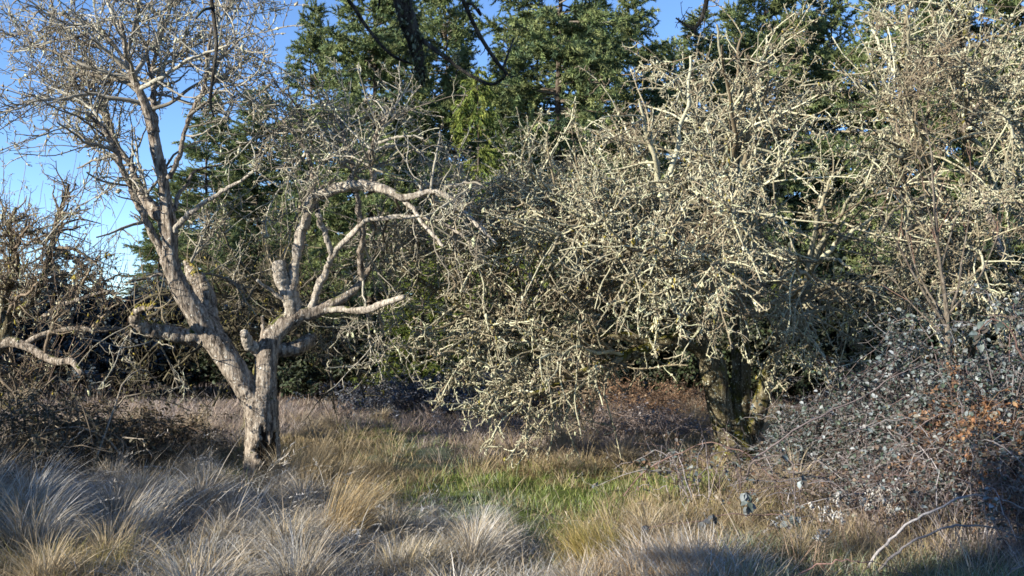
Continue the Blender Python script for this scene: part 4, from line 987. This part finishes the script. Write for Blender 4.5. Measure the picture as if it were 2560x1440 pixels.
cane("dark cane slanting out of the lower right corner", [(2480, 1470, 5.9), (2520, 1420, 5.9), (2560, 1390, 5.9), (2620, 1370, 5.9)], 10, cols=[(.17, .15, .15)])
cane("long bare cane crossing the bramble slope", [(1880, 1150, 8.0), (2000, 1060, 8.0), (2120, 1000, 8.1), (2230, 940, 8.1), (2330, 905, 8.1)], 8, cols=[(.12, .10, .10)])
cane("frosted leafy spray rising over the tallest bramble bush", [(2560, 900, 7.2), (2530, 820, 7.2), (2500, 790, 7.2), (2470, 810, 7.2), (2450, 850, 7.2)], 8, leafy=9)

# ------------------------------------------------------------------ grass
def scatter(n, y0, y1, margin=1.2, power=1.6):
    u = rng.uniform(size=n)
    e = 1 - power
    y = (y0 ** e + u * (y1 ** e - y0 ** e)) ** (1 / e)
    x = rng.uniform(-1, 1, n) * (.56 * y + margin)
    return x, y


STRAW = [(0.36, 0.285, 0.175), (0.29, 0.225, 0.125), (0.45, 0.39, 0.28), (0.22, 0.165, 0.085)]
FROSTC = [(0.44, 0.42, 0.38), (0.32, 0.27, 0.20), (0.54, 0.53, 0.50), (0.30, 0.23, 0.14), (.40, .40, .38), (.20, .17, .09)]
MAUVEC = [(0.38, 0.29, 0.23), (0.30, 0.22, 0.18), (0.44, 0.37, 0.31), (0.40, 0.38, 0.38)]
GREENC = [(0.14, 0.21, 0.045), (0.19, 0.25, 0.055), (0.24, 0.26, 0.08), (0.30, 0.28, 0.12), (.30, .34, .22)]
RIMEC = [(0.24, 0.29, 0.20), (0.38, 0.42, 0.37), (0.13, 0.18, 0.07), (0.34, 0.30, 0.20), (.18, .22, .09)]
gm = {k: MB() for k in range(5)}
PAL = {GREEN: GREENC, GOLD: STRAW, FROST: FROSTC, MAUVE: MAUVEC, RIME: RIMEC}
# short sward: the lawn-like green and frosty stretches
x, y = scatter(120000, 4.6, 17.5)
k = grass_kind(x, y); pos = np.stack([x, y, height(x, y) - .01], 1)
for kind in (GREEN, RIME):
    p = pos[k == kind]; M = len(p)
    tuft = np.clip(1 + .6 * noise2(p[:, 0], p[:, 1], 5), .4, 2)
    blades(gm[kind], p, rng.uniform(0, 6.28, M), rng.uniform(.05, .15, M) * tuft, rng.uniform(0, .9, M), rng.uniform(.2, 1.3, M), (.0028 + .0002 * p[:, 1]) * rng.uniform(.7, 1.3, M), mixcol(M, PAL[kind]))
# tufts of the long dead grass, each fanning out and falling over
x, y = scatter(7500, 4.6, 18)
k = grass_kind(x, y)
for kind in (GOLD, FROST, MAUVE):
    m = k == kind
    if kind == FROST: m &= rng.uniform(size=len(x)) < .55
    nt_ = int(m.sum()); per = rng.poisson(30, nt_)
    size = rng.choice([.6, .85, 1.1, 1.5], nt_, p=[.3, .35, .25, .1]) * np.clip(1 + .3 * noise2(x[m], y[m], 2.), .6, 1.5)
    idx = np.repeat(np.arange(nt_), per); M = len(idx)
    a = rng.uniform(0, 6.28, M); q = np.sqrt(rng.uniform(size=M))
    lean = rng.normal(.2, 2.0, nt_)
    rr = (.05 + .05 * size)[idx] * q
    px_, py_ = x[m][idx] + rr * np.cos(a), y[m][idx] + rr * np.sin(a)
    p = np.stack([px_, py_, height(px_, py_) - .01], 1)
    tone = mixcol(nt_, PAL[kind], .1)[idx]; c = tone * .55 + mixcol(M, PAL[kind], .2) * .45
    if kind == FROST: L, t0, bd = rng.uniform(.07, .22, M), .3 + .9 * q + rng.uniform(-.2, .4, M), rng.uniform(.3, 1.7, M)
    elif kind == GOLD: L, t0, bd = rng.uniform(.10, .29, M), .05 + .6 * q + rng.uniform(-.05, .2, M), rng.uniform(.1, 1.0, M)
    else: L, t0, bd = rng.uniform(.10, .29, M), .05 + .6 * q + rng.uniform(-.05, .25, M), rng.uniform(.1, 1.1, M)
    hd = a + .9 * np.sin(lean[idx] - a)
    blades(gm[kind], p, hd, L * size[idx], t0, bd, (.0022 + .00022 * p[:, 1]) * rng.uniform(.6, 1.4, M), c)
# matted blades lying between the tufts
x, y = scatter(210000, 4.6, 18, power=1.6)
k = grass_kind(x, y); p = np.stack([x, y, height(x, y) + rng.uniform(-.01, .04, len(x))], 1)
for kind in (GOLD, FROST, MAUVE):
    m = k == kind; M = int(m.sum())
    pal = {GOLD: [(.26, .2, .1), (.17, .16, .06), (.34, .26, .15)], FROST: [(.36, .36, .35), (.22, .2, .16), (.48, .49, .49), (.3, .24, .15)], MAUVE: [(.24, .18, .13), (.18, .16, .09), (.34, .3, .27)]}[kind]
    blades(gm[kind], p[m], rng.uniform(0, 6.28, M), rng.uniform(.05, .19, M), rng.uniform(.4, 1.5, M), rng.uniform(.0, 1.0, M), (.0026 + .00025 * p[m][:, 1]) * rng.uniform(.6, 1.3, M), mixcol(M, pal, .25), n=3)
# long seed stems
n = 90
x, y = scatter(n, 6.2, 15); kk = grass_kind(x, y); m = (kk == GOLD) | (kk == MAUVE) | (kk == FROST)
p = np.stack([x, y, height(x, y)], 1)[m]; M = len(p)
blades(gm[GOLD], p, rng.normal(0, .8, M), rng.uniform(.3, .6, M), rng.uniform(.1, .6, M), rng.uniform(.2, 1.0, M), np.full(M, .004), mixcol(M, [(.36, .28, .18), (.28, .21, .14), (.45, .41, .34)]))
# broken brown stalks and bits lying about
n = 5000
x, y = scatter(n, 4.8, 16); p = np.stack([x, y, height(x, y) + rng.uniform(0, .1, n)], 1)
blades(gm[MAUVE], p, rng.uniform(0, 6.28, n), rng.uniform(.06, .3, n), rng.uniform(.6, 1.9, n), rng.normal(0, .3, n), np.full(n, .0045), mixcol(n, [(.16, .11, .07), (.24, .17, .11), (.10, .07, .05), (.36, .3, .22)]), n=3)


def arching(n, ax0, ax1, ay0, ay1, L, hd, mat_cols):
    qx_, qy_ = rng.uniform(ax0, ax1, n), rng.uniform(ay0, ay1, n)
    p = np.array([ground_at(a, b) for a, b in zip(qx_, qy_)])
    ln, h_ = rng.uniform(*L, n), rng.normal(*hd, n)
    t0, bd = rng.uniform(.35, .9, n), rng.uniform(.5, 1.3, n)
    c = mixcol(n, mat_cols)
    blades(gm[FROST], p, h_, ln, t0, bd, np.full(n, .0042), c, n=5)
    # nodding seed heads: short spikelets along the last fifth of each stem
    for j in range(10):
        f = .78 + .022 * j
        s_ = np.linspace(0, 1, 20)[None] * f
        th = t0[:, None] + bd[:, None] * s_ ** 1.4
        hx = (np.sin(th).mean(1)) * ln * f; hz = (np.cos(th).mean(1)) * ln * f
        b = p + np.stack([hx * np.cos(h_), hx * np.sin(h_), hz], 1)
        blades(gm[FROST], b, h_ + rng.normal(0, .8, n), rng.uniform(.02, .04, n), th[:, -1] + rng.normal(0, .3, n), rng.uniform(0, .6, n), np.full(n, .005), c, n=3)


ARC = [(.50, .46, .40), (.42, .35, .25), (.56, .55, .52)]
arching(70, -60, 640, 1230, 1400, (.5, .95), (.25, .35), ARC)
arching(40, 600, 1000, 1270, 1420, (.35, .65), (.3, .7), ARC)
arching(30, 640, 900, 1190, 1300, (.3, .6), (.4, 1.0), ARC)
arching(40, 1250, 1800, 1280, 1430, (.35, .7), (2.2, 1.2), [(.38, .29, .2), (.45, .38, .28)])
arching(60, 1850, 2560, 1290, 1440, (.3, .7), (1.6, 1.5), [(.36, .28, .22), (.45, .40, .34)])
for kind, nm, lab, cat in [(GREEN, "short_green_grass", "short green grass in the sunny clearing between the apple trees", "grass"), (GOLD, "tall_dry_grass", "tall straw-coloured dry grass around the forked tree", "grass"), (FROST, "frosted_grass", "matted frost-white bent grass across the left foreground", "grass"), (MAUVE, "dry_meadow_grass", "brownish mauve standing grass at the back of the clearing", "grass"), (RIME, "frosty_short_grass", "short green grass white with frost along the path", "grass")]:
    o = gm[kind].build(nm, M_grass); o['kind'] = 'stuff'; o['label'] = lab; o['category'] = cat

TG = "grass tussocks in the foreground"


def tussock(label, px, py, n, L, head, hs, t0, bend, cols, spread=.1, w=.005):
    c = ground_at(px, py)
    root = thing("grass_tussock", label, "grass tussock", c, TG)
    a = rng.uniform(0, 6.28, n); q = np.sqrt(rng.uniform(size=n)) * spread
    p = np.stack([c[0] + q * np.cos(a), c[1] + q * np.sin(a), np.full(n, c[2] - .02)], 1)
    m = MB(); blades(m, p, head + hs * rng.normal(size=n), rng.uniform(L[0], L[1], n), rng.uniform(t0[0], t0[1], n), rng.uniform(bend[0], bend[1], n), np.full(n, w) * rng.uniform(.6, 1.3, n), mixcol(n, cols), n=5)
    m.build("blades", M_grass, root)
    m = MB(); nn = n // 2
    a = rng.uniform(0, 6.28, nn); q = np.sqrt(rng.uniform(size=nn)) * spread * 1.5
    p = np.stack([c[0] + q * np.cos(a), c[1] + q * np.sin(a), np.full(nn, c[2] - .02)], 1)
    blades(m, p, a, rng.uniform(.1, .3, nn), rng.uniform(.2, .9, nn), rng.uniform(.4, 1.4, nn), np.full(nn, w), mixcol(nn, cols)); m.build("base_tuft", M_grass, root)


TUS = [(0.40, 0.29, 0.14), (0.46, 0.37, 0.21), (0.30, 0.20, 0.09), (.52, .46, .34)]
tussock("large golden tussock swept to the right, beside the path", 845, 1330, 750, (.4, .85), 0.05, .5, (.15, .8), (.3, 1.4), TUS, .14, .0036)
tussock("pale frosted tussock with a dark base in the middle of the path", 1205, 1340, 700, (.2, .42), .2, 1.4, (.1, .9), (.5, 1.4), [(.5, .45, .36), (.42, .32, .18), (.58, .56, .5)], .16)
tussock("yellow-green tussock drooping left beside the bare canes", 1500, 1370, 1000, (.25, .55), 3.3, .9, (.1, .7), (.5, 1.5), [(.34, .27, .09), (.26, .24, .07), (.44, .34, .15)], .18)
tussock("brown frosty tussock at the bottom edge right of the path", 1540, 1440, 1200, (.2, .45), 2.6, 1.6, (.1, .9), (.6, 1.5), [(.36, .25, .13), (.45, .36, .24), (.5, .48, .45)], .25)
tussock("matted tan tussock mound at the bottom, right of the brown one", 1720, 1425, 1600, (.2, .5), 2.8, 1.2, (.3, 1.1), (.6, 1.5), [(.42, .33, .22), (.5, .45, .38), (.34, .22, .1), (.52, .52, .52)], .38)
tussock("green-gold tussock in the lower left corner", 190, 1445, 700, (.14, .34), .3, 1.5, (.1, .9), (.5, 1.4), [(.24, .20, .07), (.16, .16, .05), (.34, .27, .15)], .3)
tussock("small straw tussock left of the path bend", 1020, 1390, 600, (.2, .4), 0, 1.6, (.1, .8), (.4, 1.3), [(.45, .36, .2), (.52, .48, .4)], .16)
tussock("dry tussock leaning over the foot of the forked tree", 770, 1215, 700, (.3, .6), .2, 1.0, (.1, .6), (.3, 1.2), STRAW, .2)
tussock("bleached tussock bending over among frosted stems on the left", 330, 1330, 220, (.4, .85), .25, .5, (.3, .8), (.6, 1.3), [(.55, .52, .46), (.6, .6, .58), (.45, .36, .24)], .2)
tussock("frosted tussock with long stems at the left edge", 20, 1310, 60, (.5, .9), .3, .6, (.5, .95), (.3, .8), [(.55, .54, .5), (.6, .61, .6)], .25)

# mop-headed tussock mounds: blades spill over on every side
def mound(name, label, seed_cols, n, rad, hgt):
    root = thing(name, label, "grass tussock", (0, 0, 0), "small tussock mounds in the matted grass")
    m = MB()
    a = rng.uniform(0, 6.28, n); q = np.sqrt(rng.uniform(size=n))
    p = np.stack([rad * .45 * q * np.cos(a), rad * .45 * q * np.sin(a), hgt * .35 * (1 - q ** 2)], 1)
    tone = mixcol(9, seed_cols, .15)[(a / 6.29 * 9).astype(int)]
    c = tone * .5 + mixcol(n, seed_cols, .25) * .5
    blades(m, p, a + rng.normal(.15, .7, n), rng.uniform(.5, 1.25, n) * (rad + hgt) * .75, .1 + .75 * q + rng.uniform(-.1, .3, n), rng.uniform(.6, 2.0, n), rng.uniform(.0025, .005, n), c, n=5)
    m.build("blades", M_grass, root)
    return root


FM = [(.50, .49, .46), (.38, .33, .26), (.56, .55, .53), (.34, .26, .16), (.24, .20, .11)]
SM = [(.44, .36, .24), (.36, .28, .16), (.50, .45, .36), (.27, .20, .11)]
kinds_ = [(mound("grass_tussock", "small mop-headed frosted tussock mound among the matted foreground grass", FM, 420, .26, .2), FM), (mound("grass_tussock", "small mop-headed frosted tussock mound among the matted foreground grass", FM, 520, .34, .26), FM), (mound("grass_tussock", "small straw-coloured tussock mound in the middle of the meadow", SM, 420, .26, .26), SM)]
spots_ = [[], [], []]
for tries in range(4000):
    x_, y_ = scatter(1, 5.2, 14.5, .3, 1.5); x_, y_ = x_[0], y_[0]
    kd = AT[np.argmin(((AG - [x_, y_]) ** 2).sum(1))]
    if kd in (GREEN, RIME) or x_ > .33 * y_ or (((AG[AT == GREEN] - [x_, y_]) ** 2).sum(1)).min() < .5: continue
    if any((x_ - u[0]) ** 2 + (y_ - u[1]) ** 2 < .33 for sp in spots_ for u in sp): continue
    j = 2 if kd in (GOLD, MAUVE) else int(rng.integers(0, 2))
    if len(spots_[j]) < (26, 26, 40)[j]: spots_[j].append((x_, y_))
for j, sp in enumerate(spots_):
    for i, (x_, y_) in enumerate(sp):
        o = kinds_[j][0] if i == 0 else copy_tree(kinds_[j][0])
        o.location = (x_, y_, float(height(x_, y_)) - .02); sc_ = rng.uniform(.7, 1.25)
        o.scale = (sc_ * rng.uniform(.85, 1.2), sc_ * rng.uniform(.85, 1.2), sc_ * rng.uniform(.75, 1.2)); o.rotation_euler = (0, 0, rng.uniform(0, 6.28))

# pale seed heads on dry weeds, lower right
for lab, px, py in [("dry weed with pale fluffy seed heads in front of the brambles", 2200, 1330), ("shorter dry weed with fluffy seed heads left of the taller one", 2120, 1360), ("dry weed with seed heads at the edge of the frosty grass", 2010, 1400)]:
    c = ground_at(px, py); root = thing("dry_weed", lab, "weed", c, "dry weeds with seed heads")
    n = 9; p = np.stack([c[0] + rng.normal(size=n) * .06, c[1] + rng.normal(size=n) * .06, np.full(n, c[2])], 1)
    top = p + np.stack([rng.normal(size=n) * .1, rng.normal(size=n) * .08, rng.uniform(.25, .42, n)], 1)
    s = np.linspace(0, 1, 6)[None, :, None]
    pts = p[:, None] * (1 - s) + top[:, None] * s
    cs = mixcol(n, [(.30, .22, .16), (.22, .15, .11)])
    for q in range(n):
        m = MB(); tubes(m, pts[q:q + 1], np.full((1, 6), .002), 4, cs[q:q + 1]); m.build("stem", M_twig, root)
        hp_ = top[q] + rng.normal(size=(22, 3)) * .014
        m = MB(); clumps(m, hp_, rng.uniform(.005, .010, 22), mixcol(22, [(.42, .40, .36), (.32, .29, .25), (.5, .5, .48)])); m.build("seed_head", M_lichen, root)
